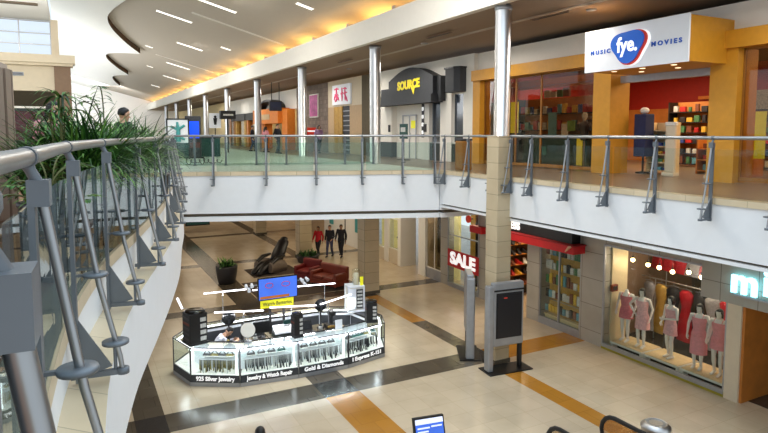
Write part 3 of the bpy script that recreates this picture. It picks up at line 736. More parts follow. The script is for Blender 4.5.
# sign arch
t = thing('shop_sign', 'charcoal stepped arch sign with yellow lettering on the white wall', 'sign', (13.8, 24.0, 2.5))
prof = []
y0, y1 = 21.5, 26.5
prof += [(y0, 2.55), (y1+.1, 2.55), (y1+.1, 2.95), (y1-.25, 2.95), (y1-.25, 3.3), (y1-1.05, 3.3)]
for k in range(13):
    q = k/12; prof.append((y1-1.05-(y1-1.05-y0)*q, 3.62+.5*math.sin(PI*q)))
mb = MB(); n = len(prof)
fr = [(13.55, a, b) for a, b in prof]; bk = [(14.0, a, b) for a, b in prof]
mb.add(fr+bk, [tuple(range(n))[::-1], tuple(range(n, 2*n))]+[(k, n+k, n+(k+1) % n, (k+1) % n)[::-1] for k in range(n)], 'charcoal')
wpart(mb, 'arch_panel', 'charcoal', t)
wpart(MB().box(13.4, 14.0, 21.4, 26.7, 2.5, 2.85), 'ledge', 'charcoal', t)
wpart(MB().box(13.75, 14.0, 21.2, 21.6, 2.55, 3.6), 'side_panel', 'charcoal', t)
lt = text('lettering', 'SOURCE', (13.53, 23.55, 3.36), (0, -1, .03), .52, 'yellow_letter', t, bold=.025, fit=2.0)
wpart(MB().add([(13.52, 23.3, 3.24), (13.52, 22.95, 3.24), (13.52, 23.07, 2.92), (13.54, 23.3, 3.24), (13.54, 22.95, 3.24), (13.54, 23.07, 2.92)], [(0,1,2),(5,4,3),(0,3,4,1),(1,4,5,2),(2,5,3,0)]), 'letter_tail', 'yellow_letter', t)
t = thing('box_awning', 'dark box awning over the narrow window right of the black arch', 'awning', (13.8, 20.2, 2.85))
wpart(MB().prism([(14.0, 19.72), (14.0, 20.75), (13.7, 20.75), (13.55, 20.55), (13.55, 19.95), (13.7, 19.72)], 2.85, 3.8), 'shell', 'charcoal', t)
wpart(MB().prism([(14.0, 19.68), (14.0, 20.8), (13.68, 20.8), (13.5, 20.58), (13.5, 19.92), (13.68, 19.68)], 3.78, 3.84), 'cap', 'black', t)
# info stand in front
t = thing('sign_stand', 'black sign stand with white square in front of the notice door', 'sign stand', (13.0, 23.0, 0))
MB().box(-.02, .02, -.03, .03, 0, 1.0).box(-.2, .2, -.25, .25, 0, .03).build('post', 'black', t); MB().box(-.03, .03, -.32, .32, .95, 1.6).build('board', 'teal_dark', t); MB().box(-.04, -.03, -.2, .2, 1.25, 1.45).build('print', 'item1', t)
t = thing('litter_bin', 'square brown litter bin at the bridge corner', 'bin', (11.25, 15.95, 0))
MB().bbox(-.2, .2, -.2, .2, 0, .95, .03).build('body', 'gold_dark', t); MB().bbox(-.21, .21, -.21, .21, .95, 1.02, .03).build('lid', 'charcoal', t)

# ---- fronts further along
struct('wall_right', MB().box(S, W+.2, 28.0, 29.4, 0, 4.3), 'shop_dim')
struct('wall_right', MB().box(S, W+.2, 29.4, 34.2, 2.75, 4.3), 'beige')
struct('wall_right', MB().box(S, W+.2, 29.4, 31.0, 0, 2.75).box(S, W+.2, 33.3, 34.2, 0, 2.75), 'tan_wall')
struct('wall_right', MB().box(S, W+.2, 34.2, 40.0, 0, 4.3), 'stone_wall')
struct('wall_right', MB().box(S, W+.2, 40.0, 60.0, 2.9, 4.3), 'white_paint')
struct('wall_right', MB().box(W+3, W+3.2, 28.0, 76, 0, 4.3), 'shop_cream')
struct('wall_right', MB().box(S, W+.2, 60.0, 96.0, 0, 4.3), 'shop_cream')
t = thing('shop_sign', 'white sign with two pink characters on the beige shop front', 'sign', (S-.05, 32.0, 2.85))
MB().box(-.05, .05, -1.3, 1.3, 0, 1.15).build('board', 'sign_white', t)
for yc, st in ((.6, [(-.3, .9, .3, .9), (0, 1.0, 0, .2), (-.25, .6, .25, .55), (-.35, .3, -.1, .6), (.1, .5, .35, .25), (-.2, .2, .2, .35)]), (-.55, [(-.35, .95, -.35, .2), (-.15, .9, .3, .85), (-.1, .6, .35, .65), (.05, .9, .1, .2), (.1, .5, .4, .15), (-.5, .6, -.2, .65)])):
    g = MB()
    for a, b, c, d in st: g.tube([(-.07, yc-a, b), (-.07, yc-(a+c)/2, (b+d)/2+.03), (-.07, yc-c, d)], [.035, .055, .03], n=6)
    g.build('character', 'pink', t)
t = thing('shop_door', 'tall gold door leaf under the pink character sign', 'door', (S+.05, 33.3, 0))
for k in range(2): MB().box(-.03, .03, -1.2+k*.62, -.62+k*.62, 0, 2.75).build('leaf', 'dress_gold', t)
t = thing('roller_grille', 'grey closed roller grille right of the gold door', 'roller shutter', (S+.1, 31.5, 0))
MB().box(-.02, .02, -.5, .6, 0, 2.75).build('curtain', 'charcoal', t)
for k in range(9): MB().box(-.04, -.02, -.5, .6, .2+k*.28, .26+k*.28).build('slat', 'alu', t)
t = thing('poster_case', 'lit purple poster on the brown stone wall', 'poster', (S-.04, 36.5, 2.2))
MB().box(-.04, .04, -.75, .75, 0, 1.5).build('frame', 'white_paint', t); MB().box(-.055, -.04, -.68, .68, .07, 1.43).build('print', 'purple', t)
t = thing('round_sign', 'small red blade sign below the purple poster', 'sign', (S-.4, 36.2, 1.1))
MB().box(-.35, .35, -.04, .04, 0, .45).build('board', 'red_sign', t); MB().box(-.3, .3, -.05, .05, .18, .26).build('print', 'white_letter', t); MB().box(.33, .4, -.02, .02, .2, .25).build('bracket', 'black', t)
t = thing('hanging_screen', 'dark blue screen hanging left of the third steel column', 'screen', (11.7, 37.5, 2.62))
MB().box(-.4, .4, -.07, .07, 0, .62).build('housing', 'black', t); MB().box(-.36, .36, -.09, -.07, .05, .57).build('display', 'navy', t)
for s in (-.25, .25): MB().box(s-.02, s+.02, -.02, .02, .62, 1.83).build('hanger', 'black', t)
# orange shop
t = thing('orange_portal', 'bright orange portal frame of the shop beyond the stone wall', 'shop', (S, 42.5, 0))
MB().box(-.6, -.02, -2.2, -1.0, 0, 2.9).build('pier', 'orange_paint', t); MB().box(-.6, -.02, 3.2, 4.6, 0, 2.9).build('pier', 'orange_paint', t)
MB().box(-.9, -.02, -1.0, 5.6, 1.9, 3.0).build('header', 'orange_paint', t); MB().box(-.92, -.9, 1.0, 4.0, 2.2, 2.6).build('panel', 'tan_wall', t)
t = thing('arched_canopy', 'dark curved canopy over the orange portal', 'canopy', (S-.3, 45.0, 3.0))
rg = []
for k in range(15):
    a = PI*k/14; rg.append([(-.4, 2.6*math.cos(a), .75*math.sin(a)), (.3, 2.6*math.cos(a), .75*math.sin(a)), (.3, 2.45*math.cos(a), .6*math.sin(a)), (-.4, 2.45*math.cos(a), .6*math.sin(a))])
MB().loft(rg, 'dark_metal', smooth=False).build('arch', 'dark_metal', t); MB().box(-.1, .3, -2.3, 2.3, 0, .06).build('tie', 'dark_metal', t)
fr = [(50.0, 'wood_orange', 'amber lit shop front just beyond the orange portal'), (54.0, 'dress_gold', 'golden shop front left of the amber one'), (58.0, 'gold_dark', 'brown shop front, farthest of the warm lit ones')]
for y, m, l in fr:
    t = thing('boutique', l, 'shop', (S-.25, y, 0))
    MB().box(-.2, .2, -1.9, -1.3, 0, 2.9).build('pier', m, t); MB().box(-.2, .2, 1.3, 1.9, 0, 2.9).build('pier', m, t); MB().box(-.3, .2, -1.9, 1.9, 2.3, 2.9).build('header', 'dark_metal', t)
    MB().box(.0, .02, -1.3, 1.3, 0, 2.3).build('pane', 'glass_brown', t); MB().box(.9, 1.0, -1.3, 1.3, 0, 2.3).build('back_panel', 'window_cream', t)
# kiosk screen and teal poster on the bridge walkway
t = thing('screen_kiosk', 'black kiosk with a glowing blue screen beyond the bridge', 'kiosk', (5.1, 29.3, 0), -.25)
MB().bbox(-.36, .36, -.12, .12, 0, 2.0, .03).build('body', 'charcoal', t); MB().box(-.28, .28, -.14, -.12, .95, 1.75).build('screen', 'screen_deep', t); MB().box(-.45, .45, -.2, .2, 0, .06).build('base', 'black', t); MB().box(-.3, .3, -.15, -.12, .5, .75).build('shelf', 'sofa_brown', t)
t = thing('poster_stand', 'black-framed poster stand with a teal figure on white beyond the bridge', 'poster', (4.3, 28.6, 0), -.2)
MB().box(-.5, -.44, -.04, .04, 0, 1.85).box(.44, .5, -.04, .04, 0, 1.85).box(-.5, .5, -.04, .04, 1.8, 1.86).build('frame', 'black', t); MB().box(-.44, .44, -.02, .02, .75, 1.8).build('print', 'sign_white', t); MB().box(-.44, .44, -.03, .03, .05, .75).build('base_panel', 'teal_dark', t)
MB().tube([(0, -.03, .8), (.02, -.03, 1.3), (-.02, -.03, 1.7)], [.12, .09, .05]).tube([(-.3, -.03, 1.5), (0, -.03, 1.35), (.3, -.03, 1.55)], [.05, .07, .05]).tube([(-.28, -.03, .95), (0, -.03, 1.05), (.3, -.03, .9)], [.06, .07, .05]).build('figure', 'teal', t)
t = thing('counter', 'long dark teal counter standing beyond the rear bridge railing', 'counter', (5.3, 31.2, 0))
MB().bbox(-1.2, 1.4, -.3, .3, 0, .95, .03).build('body', 'teal_dark', t); MB().bbox(-1.25, 1.45, -.34, .34, .95, 1.0, .02).build('top', 'charcoal', t)
t = thing('post_sign', 'white post sign with a dark figure near the fifth steel column', 'sign', (7.74, 37.0, 1.5))
MB().box(-.35, .35, -.04, .04, 0, .9).build('board', 'sign_white', t); MB().ball((0, -.05, .68), (.08, .03, .08)).tube([(0, -.05, .6), (0, -.05, .2)], [.12, .07]).build('print', 'black', t); MB().tube([(0, 0, 0), (0, 0, -1.49)], .03).build('post', 'black', t)
t = thing('sign_box', 'black sign box on a post beside the white post sign', 'sign', (8.45, 36.8, 2.05))
MB().box(-.45, .45, -.2, .2, 0, .5).build('box', 'black', t); MB().box(-.3, .3, -.22, -.2, .2, .3).build('print', 'item1', t); MB().box(-.04, .04, -.04, .04, -2.05, 0).build('post', 'black', t)
"""end of upper fronts"""
# ------------------------------------------------------------------ lower level, right side: shop fronts at X = 13.8
V = 13.8; ZT = -1.22
def lw(y0, y1, z0=L, z1=ZT, m='pillar_grey', x0=V, x1=V+.3, name='wall_right'): return struct(name, MB().box(x0, x1, y0, y1, z0, z1), m)
# dress shop with the mannequin window
lw(12.35, 13.25); lw(3.0, 9.25, -2.85, ZT, 'pillar_grey', V-.05, V+.25); lw(9.25, 12.35, -2.05, ZT, 'pillar_grey')
lw(8.22, 8.56, L, -2.85, 'beige', V-.04, V+.6)
lw(8.16, 8.22, L, -2.85, 'wood_orange', V+.02, V+1.3)
lw(8.56, 12.35, L, -5.08, 'trim_yellow', V-.03, V+.08, 'trim_11')
lw(12.3, 12.36, L, ZT, 'marble', V+.3, V+.95)
shop_window(6, 8.58, 12.33, -5.07, -2.06, V, [], 'glass_clear', 'alu')
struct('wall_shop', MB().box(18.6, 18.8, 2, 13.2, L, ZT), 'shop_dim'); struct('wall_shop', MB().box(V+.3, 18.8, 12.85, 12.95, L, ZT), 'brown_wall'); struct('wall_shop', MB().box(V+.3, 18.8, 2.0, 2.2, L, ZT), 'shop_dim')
struct('floor', MB().box(V+.3, 18.6, 2.2, 12.85, L, L+.006), 'tile_black')
for k, (a, b, l) in enumerate([(11.1, 12.2, 'wood-topped white display plinth under the two left mannequins'), (9.95, 11.05, 'wood-topped white display plinth under the middle mannequin'), (8.62, 9.9, 'wood-topped white display plinth under the two right mannequins')]):
    t = thing('display_plinth', l, 'plinth', (V+.6, (a+b)/2, L), 0, 'plinths in the mannequin window'); d = (b-a)/2
    MB().box(-.42, .45, -d, d, .17, .22).build('rim', 'white_paint', t); MB().box(-.40, .43, -d+.03, d-.03, .215, .24).build('top', 'wood_pale', t)
    for s in (-1, 1): MB().box(-.4, .43, s*d-.04*(s+1)/1, s*d+.04*(1-s)/1, 0, .17).build('leg_panel', 'white_paint', t)
    MB().box(-.2, .4, -d+.06, d-.06, .0, .17).build('recess', 'black', t)
# neon sign
t = thing('neon_sign', 'glowing pale blue lower case letters above the dress shop entrance', 'sign', (V-.1, 8.0, -2.3))
text('letter', 'm', (V-.14, 8.13, -2.26), (0, -1, 0), .85, 'neon', t, ext=.04, bold=.02, fit=.58)
text('letter', 'i', (V-.14, 7.62, -2.18), (0, -1, 0), .85, 'neon', t, ext=.04, bold=.02)
wpart(MB().box(V-.1, V-.04, 7.5, 8.45, -2.62, -2.58), 'rail', 'alu', t)
# pendant bulbs
for k, (x, y, z) in enumerate([(14.6, 12.0, -2.55), (14.7, 11.55, -2.62), (14.6, 11.1, -2.6), (14.7, 10.75, -2.66), (14.9, 10.4, -2.62), (14.8, 9.95, -2.65), (15.0, 9.6, -2.6), (14.9, 9.2, -2.7)]):
    t = thing('pendant_bulb', ['first', 'second', 'third', 'fourth', 'fifth', 'sixth', 'seventh', 'eighth'][k]+' glowing pendant bulb from the left in the mannequin window', 'lamp', (x, y, z), 0, 'pendant bulbs over the mannequins')
    MB().ball((0, 0, 0), .062).build('bulb', 'bulb_warm', t); MB().lathe([(.025, .055), (.03, .06), (.03, .12), (.01, .13)], n=12).build('socket', 'black', t); MB().tube([(0, 0, .12), (0, 0, ZT-z)], .006, n=6).build('cord', 'black', t)
    point('bulb_light', (x, y, z-.1), 5, (1, .82, .6))
# hanging dresses
def dress(label, x, y, z, h, w, m, group):
    t = thing('dress', label, 'dress', (x, y, z), random.uniform(-.4, .4), group)
    rg = []
    for k, (q, ww) in enumerate([(0, .55), (.06, .95), (.16, .9), (.34, .62), (.45, .66), (.7, 1.0), (1, 1.25)]):
        rg.append([(w*.22*ww*math.sin(2*PI*j/14)*(1+.12*math.sin(5*j+k)), w*.5*ww*math.cos(2*PI*j/14), -q*h) for j in range(14)])
    MB().loft(rg).build('gown', m, t)
    MB().tube([(0, -.2, .02), (0, 0, .06), (0, .2, .02)], .01, n=6).tube([(0, 0, .06), (0, .0, .16), (0, .03, .2)], .006, n=6).build('hanger', 'alu', t)
cols = [('dress_red', 'red'), ('dress_red', 'red'), ('dress_red', 'red'), ('dress_silver', 'silver'), ('dress_rose', 'rose'), ('dress_black', 'black'), ('dress_gold', 'gold'), ('dress_red', 'red'), ('dress_silver', 'silver'), ('dress_black', 'black')]
ords = ['first', 'second', 'third', 'fourth', 'fifth', 'sixth', 'seventh', 'eighth', 'ninth', 'tenth', 'eleventh', 'twelfth', 'thirteenth', 'fourteenth']
for k in range(10):
    m, c = cols[k]; y = 12.55-k*.42
    dress('%s short %s dress from the left hanging high behind the mannequins' % (ords[k], c), 16.4, y, -2.15, .95, .45, cols[(k+1) % 10][0] if k % 3 else 'dress_red', 'dresses on the high rail behind the mannequins') if False else dress('%s dress hanging high behind the mannequins, %s from the left' % (c, ords[k]), 16.4, y, -2.15, .95, .45, m, 'dresses on the high rail behind the mannequins')
    m2, c2 = cols[(k*3+3) % 10]
    dress('long %s gown on the low rail behind the mannequins, %s from the left' % (c2, ords[k]), 15.9, y-.15, -3.45, 1.5, .5, m2, 'gowns on the low rail behind the mannequins')
for x, z, l in [(16.4, -2.0, 'high clothes rail behind the mannequin window'), (15.9, -3.3, 'low clothes rail on posts behind the mannequin window')]:
    t = thing('clothes_rail', l, 'clothes rail', (x, 10.0, L))
    MB().tube([(0, -2.2, z-L), (0, 2.7, z-L)], .02, n=8).build('bar', 'steel', t)
    for s in (-2.2, 0, 2.2): MB().tube([(0, s, 0.01), (0, s, z-L)], .018, n=8).build('post', 'steel', t)
t = thing('red_armchair', 'round red velvet armchair behind the right-hand mannequins', 'chair', (15.3, 9.0, L+.3))
MB().lathe([(.35, .1), (.42, .15), (.42, .42), (.3, .46), (.02, .46)]).build('seat', 'red_paint', t)
rg = [[(.42*f*math.cos(a), .42*f*math.sin(a), z) for a in [(-.2+.9*k/10)*PI*1.2 for k in range(11)]] for f, z in ((1, .3), (1.08, .7), (1.05, 1.0), (.92, 1.0), (.9, .45))]
MB().loft(rg, closed=False, caps=False).build('backrest', 'red_paint', t)
for a in range(4): MB().tube([(.3*math.cos(a*PI/2+.7), .3*math.sin(a*PI/2+.7), -.29), (.26*math.cos(a*PI/2+.7), .26*math.sin(a*PI/2+.7), .12)], [.015, .025], n=8).build('leg', 'wood_orange', t)
t = thing('small_box_sign', 'small dark box on the marble wall left of the mannequins', 'sign', (14.15, 12.28, -3.4))
MB().box(-.12, .12, -.06, .02, -.1, .1).build('case', 'sofa_brown', t); MB().box(-.08, .08, -.068, -.06, -.06, .06).build('face', 'black', t)

# accessory shop: window, open entrance, red awning
lw(13.25, 15.1, -2.35, ZT); lw(15.1, 15.7, L, ZT, 'pillar_grey', V, V+.9); lw(15.7, 17.0, -2.35, ZT); lw(13.25, 15.1, L, -5.0, 'alu', V, V+.2, 'trim_11')
lw(17.0, 18.45, L, ZT, 'pillar_grey')
shop_window(7, 13.27, 15.08, -5.0, -2.35, V+.05, [14.2], 'glass_clear', 'alu')
struct('wall_shop', MB().box(17.2, 17.4, 13.0, 20.8, L, ZT), 'wood_orange'); struct('wall_shop', MB().box(V+.3, 17.4, 13.0, 13.12, L, ZT), 'shop_dim'); struct('wall_shop', MB().box(V+.3, 17.4, 18.2, 18.32, L, ZT), 'shop_dim')
struct('wall_shop', MB().box(V+.95, V+1.05, 13.12, 15.1, L, ZT), 'dress_gold')
t = thing('shop_awning', 'long red awning over the accessory shop entrance', 'awning', (V-.3, 14.9, -2.33))
MB().prism([(-.25, -1.85), (.25, -1.85), (.25, 2.0), (-.25, 2.0)], -.14, .1, 'red_paint').build('valance', 'red_paint', t); MB().box(-.27, .27, -1.88, 2.03, .1, .13).build('cap', 'crimson', t)
t = thing('shop_sign', 'black fascia with white capital letters above the red awning', 'sign', (V-.2, 15.0, -1.85))
wpart(MB().box(V-.35, V, 13.3, 16.95, -2.2, -1.24), 'board', 'black', t)
text('lettering', 'ESS', (V-.37, 15.94, -1.99), (0, -1, 0), .36, 'white_letter', t, bold=.015)
tag(MB().tube([(V-.57, 13.35, -2.41), (V-.57, 13.2, -2.27), (V-.56, 13.12, -2.23)], [.02, .05, .03]).build('awning_ornament', 'skin'), 'small pale ornament at the right end of the red awning', 'ornament')
def wall_shelves(label, x, y0, y1, zs, m='wood_orange'):
    t = thing('shoe_shelving', label, 'shelf', (x, (y0+y1)/2, L)); d = (y1-y0)/2
    for s in (-1, 1): MB().box(-.15, .2, s*d-.02, s*d+.02, 0, 3.4).build('upright', m, t)
    for z in zs: MB().box(-.15, .2, -d, d, z-.03, z).build('shelf', m, t)
    return t
zs = [.5, .9, 1.3, 1.7, 2.1, 2.5, 2.9]
t = wall_shelves('orange lit shoe shelving seen through the accessory shop entrance', 0, -1.4, 1.4, zs); t.location = (15.6, 17.95, L); t.rotation_euler = (0, 0, PI/2)
shoe_src = {}
for z in zs:
    for k in range(9):
        c = random.choice(['item3', 'item6', 'item2', 'item1', 'item4'])
        if c not in shoe_src:
            b = MB(); b.loft([[(x, w_*s_, zz*hh) for s_, zz in ((-1, 0), (1, 0), (.8, 1), (-.8, 1))] for x, w_, hh in ((-.13, .03, .13), (-.06, .045, .12), (.02, .045, .07), (.1, .05, .05), (.14, .03, .03))], c, smooth=False)
            b.box(-.13, -.08, -.02, .02, -.0, .02, 'black'); o = b.build('shoe', c); shoe_src[c] = o
        else: o = shoe_src[c].copy(); COL.objects.link(o)
        o.location = (14.36+k*.31, 17.9, L+z); o.rotation_euler = (0, 0, PI*1.5+random.uniform(-.5, .5)); o.scale = (1.2, 1.5, 1.5)
        tag(o, 'shoe on the orange lit shelving inside the accessory shop entrance', 'shoe', 'shoes on the orange shelving')
t = thing('hanging_display', 'tall display of hanging accessories behind the accessory shop window', 'display', (V+.3, 14.1, L))
MB().box(.05, .09, -.85, .85, .2, 2.8).build('panel', 'dress_gold', t)
for k in range(4): MB().tube([(0.04, -.85, .8+k*.6), (0.04, .85, .8+k*.6)], .012, n=6).build('rail', 'alu', t)
for k in range(5):
    goods('accessory_card', V+.27, 13.32, 15.05, L+.42+k*.48, 11, 'small coloured accessory hanging in the accessory shop window', 'accessories in the window', (.1, .16), (.2, .36), mats=['item1', 'item3', 'item5', 'item4', 'item1', 'item6', 'item7'], dx=.05)
t = thing('window_ledge', 'pale display ledge at the foot of the accessory shop window', 'ledge', (V+.3, 14.15, L))
MB().bbox(-.1, .3, -.85, .85, 0, .3, .02).build('body', 'shop_cream', t); MB().box(-.12, .32, -.87, .87, .3, .33).build('top', 'wood_pale', t)

# shop with the big red sale banner
lw(18.45, 20.6, -1.75, ZT); lw(18.45, 20.6, L, -5.05, 'alu', V, V+.2, 'trim_11'); lw(20.6, 21.15, L, ZT)
shop_window(8, 18.47, 20.58, -5.05, -1.75, V, [], 'glass_clear', 'alu', trans=-3.0)
struct('wall_shop', MB().box(V+1.5, V+1.6, 18.4, 21.1, L, ZT), 'dress_gold')
t = thing('sale_banner', 'big red banner with white capital letters in the window, left of the directory signs', 'banner', (V-.1, 19.5, -4.0))
wpart(MB().quad((V-.03, 20.57, -4.32), (V-.03, 18.42, -4.34), (V-.03, 18.42, -3.62), (V-.03, 20.57, -3.60), .012), 'cloth', 'red_paint', t)
text('lettering', 'SALE', (V-.05, 19.5, -3.97), (0, -1, -.01), .66, 'white_letter', t, bold=.03, fit=1.75)
t = thing('round_neon', 'small round red glowing sign above the sale banner', 'sign', (V-.2, 18.9, -2.15))
mb = MB(); mb.lathe([(.02, -.03), (.15, -.03), (.15, .03), (.02, .03)]); mb.build('disc', 'red_sign', t, T=Matrix.Rotation(PI/2, 4, 'Y')); MB().box(.0, .2, -.02, .02, -.02, .02).build('bracket', 'black', t)
tag(MB().box(V-.25, V-.02, 18.0, 18.75, -2.62, -2.36).build('red_valance', 'red_paint'), 'short red valance above the sale banner', 'awning')
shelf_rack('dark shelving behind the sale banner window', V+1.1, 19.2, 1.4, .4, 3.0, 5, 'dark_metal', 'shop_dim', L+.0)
for k in range(4): goods('boxed_item', V+1.05, 18.6, 19.8, L+.12+.58*(k+1), 6, 'boxed item on the dark shelving behind the sale banner window', 'boxes behind the sale banner', (.12, .2), (.2, .35), mats=['item3', 'item7', 'item6', 'item1'])

# two cream windows and a dark recess further along
lw(21.15, 22.35, -1.8, ZT, 'beige'); lw(21.15, 22.35, L, -4.75, 'alu', V, V+.3); lw(22.35, 22.95, L, ZT, 'white_paint', V-.05, V+1.2)
shop_window(9, 21.17, 22.33, -4.75, -1.8, V+.05, [21.7], 'glass_brown', 'white_paint')
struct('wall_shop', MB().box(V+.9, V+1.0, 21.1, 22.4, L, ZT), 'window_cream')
tag(MB().bbox(V+.35, V+.8, 21.65, 22.0, -4.72, -2.0, .03).build('display_curtain', 'dado'), 'dark hanging curtain in the cream window left of the sale banner', 'curtain')
struct('wall_shop', MB().box(V+2.0, V+2.2, 22.9, 25, L, ZT), 'shop_dim'); lw(22.95, 24.6, -1.9, ZT, 'brown_wall')
lw(24.6, 24.9, L, ZT, 'white_paint', V-.05, V+.8); lw(24.9, 25.9, L, -4.5, 'beige'); lw(24.9, 25.9, -1.8, ZT, 'beige'); lw(25.9, 26.3, L, ZT, 'white_paint', V-.05, V+.3); lw(26.3, 28.0, L, -4.6, 'beige'); lw(26.3, 28.0, -1.8, ZT, 'beige'); lw(28.0, 29.0, L, ZT, 'beige')
shop_window(10, 24.92, 25.88, -4.5, -1.8, V+.05, [], 'glass_clear', 'white_paint', trans=-3.0); shop_window(11, 26.32, 27.98, -4.6, -1.8, V+.05, [], 'glass_clear', 'white_paint')
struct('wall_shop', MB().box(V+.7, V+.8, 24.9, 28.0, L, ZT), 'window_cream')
t = thing('display_stand', 'small pale display stand in the window by the dark recess', 'display', (V+.4, 25.4, -4.48))
MB().lathe([(.15, 0), (.15, .03), (.03, .06), (.03, .5)]).build('stem', 'white_paint', t); MB().lathe([(.02, .5), (.2, .52), (.2, .56), (.02, .56)]).build('tray', 'dado', t); MB().lathe([(.1, .56), (.12, .7), (.05, .95), (.04, 1.1)]).build('vase', 'mannequin_white', t)
lw(29.0, 34.5, L, ZT, 'white_paint'); lw(34.5, 62, L, ZT, 'tan_wall')
for y, l in [(33.0, 'teal vertical sign strip left of the white wall in the lower hall'), (29.3, 'teal vertical sign strip right of the white wall in the lower hall')]:
    tag(MB().box(V-.06, V, y, y+.5, -4.3, -1.8).build('wall_panel', 'teal'), l, 'panel')
tag(MB().box(V-.03, V, 31.2, 31.28, L, -1.9).build('door_gap', 'black'), 'thin dark door joint in the white wall of the lower hall', 'door joint')
t = thing('hanging_sign', 'dark green framed sign hanging under the far end of the bridge', 'sign', (6.9, 39.0, -4.7))
MB().box(-.75, .75, -.08, .08, .0, 1.1).build('case', 'black', t); MB().box(-.68, .68, -.1, -.08, .07, 1.03).build('face', 'teal_dark', t)
for z, w_ in ((.78, .35), (.6, .5), (.42, .42)): MB().box(-w_, w_, -.11, -.1, z, z+.05).build('print', 'teal', t)
for s in (-.6, .6): MB().tube([(s, 0, 1.1), (s, 0, 3.15)], .02, n=8).build('hanger', 'black', t)
for k, (x, y) in enumerate([(2.5, 47), (6.2, 50), (11.6, 47)]):
    t = thing('lower_downlight', ['left', 'middle', 'right'][k]+' downlight at the far end of the lower hall', 'ceiling light', (x, y, ZT))
    MB().lathe([(.2, -.03), (.25, -.03), (.25, 0), (.02, 0)]).build('trim_ring', 'alu', t); MB().lathe([(.02, -.025), (.2, -.025), (.2, -.01), (.02, -.01)]).build('lens', 'lamp_warm', t)
# ------------------------------------------------------------------ the jewellery kiosk
OUT = [(2.15, 16.25), (2.42, 15.22), (3.52, 14.58), (5.02, 14.42), (6.45, 14.42), (7.72, 14.72), (7.98, 15.4), (7.75, 16.5), (6.6, 17.1), (4.5, 17.2), (2.75, 17.05)]
def inner(d):
    r = []; n = len(OUT)
    for i in range(n):
        p = Vector(OUT[i]); a = (p-Vector(OUT[i-1])).normalized(); b = (Vector(OUT[(i+1) % n])-p).normalized()
        na, nb = Vector((-a.y, a.x)), Vector((-b.y, b.x)); m = (na+nb); m = m/m.dot(na) if m.dot(na) else na
        r.append(tuple(p+m*d))
    return r
IN = inner(.52); IN2 = inner(.03); OUT2 = inner(-.05); MIDL = inner(.49)
names = ['glass jewellery case at the rounded left end of the kiosk', 'front left kiosk case of gold chains, at the corner under the tall black display tower',
         'front kiosk case of silver chains, second from the left', 'front kiosk case of dark chains, third from the left', 'front kiosk case at the right corner of the kiosk front',
         'short kiosk case at the right front corner', 'dark-topped kiosk case on the right side', 'white kiosk case at the back right, beside the white display cabinet', 'white-topped back kiosk case below the blue screen', 'white-topped back kiosk case at the far left', 'white kiosk case at the back left corner']
words_ = {1: '925 Silver Jewelry', 2: 'Jewelry & Watch Repair', 3: 'Gold & Diamonds', 4: 'I Express K-151'}
def lerp(a, b, t): return (a[0]+(b[0]-a[0])*t, a[1]+(b[1]-a[1])*t)
def pr4(a, b, c, d, z0, z1, m=None): return MB().prism([a, b, c, d], z0, z1, m)
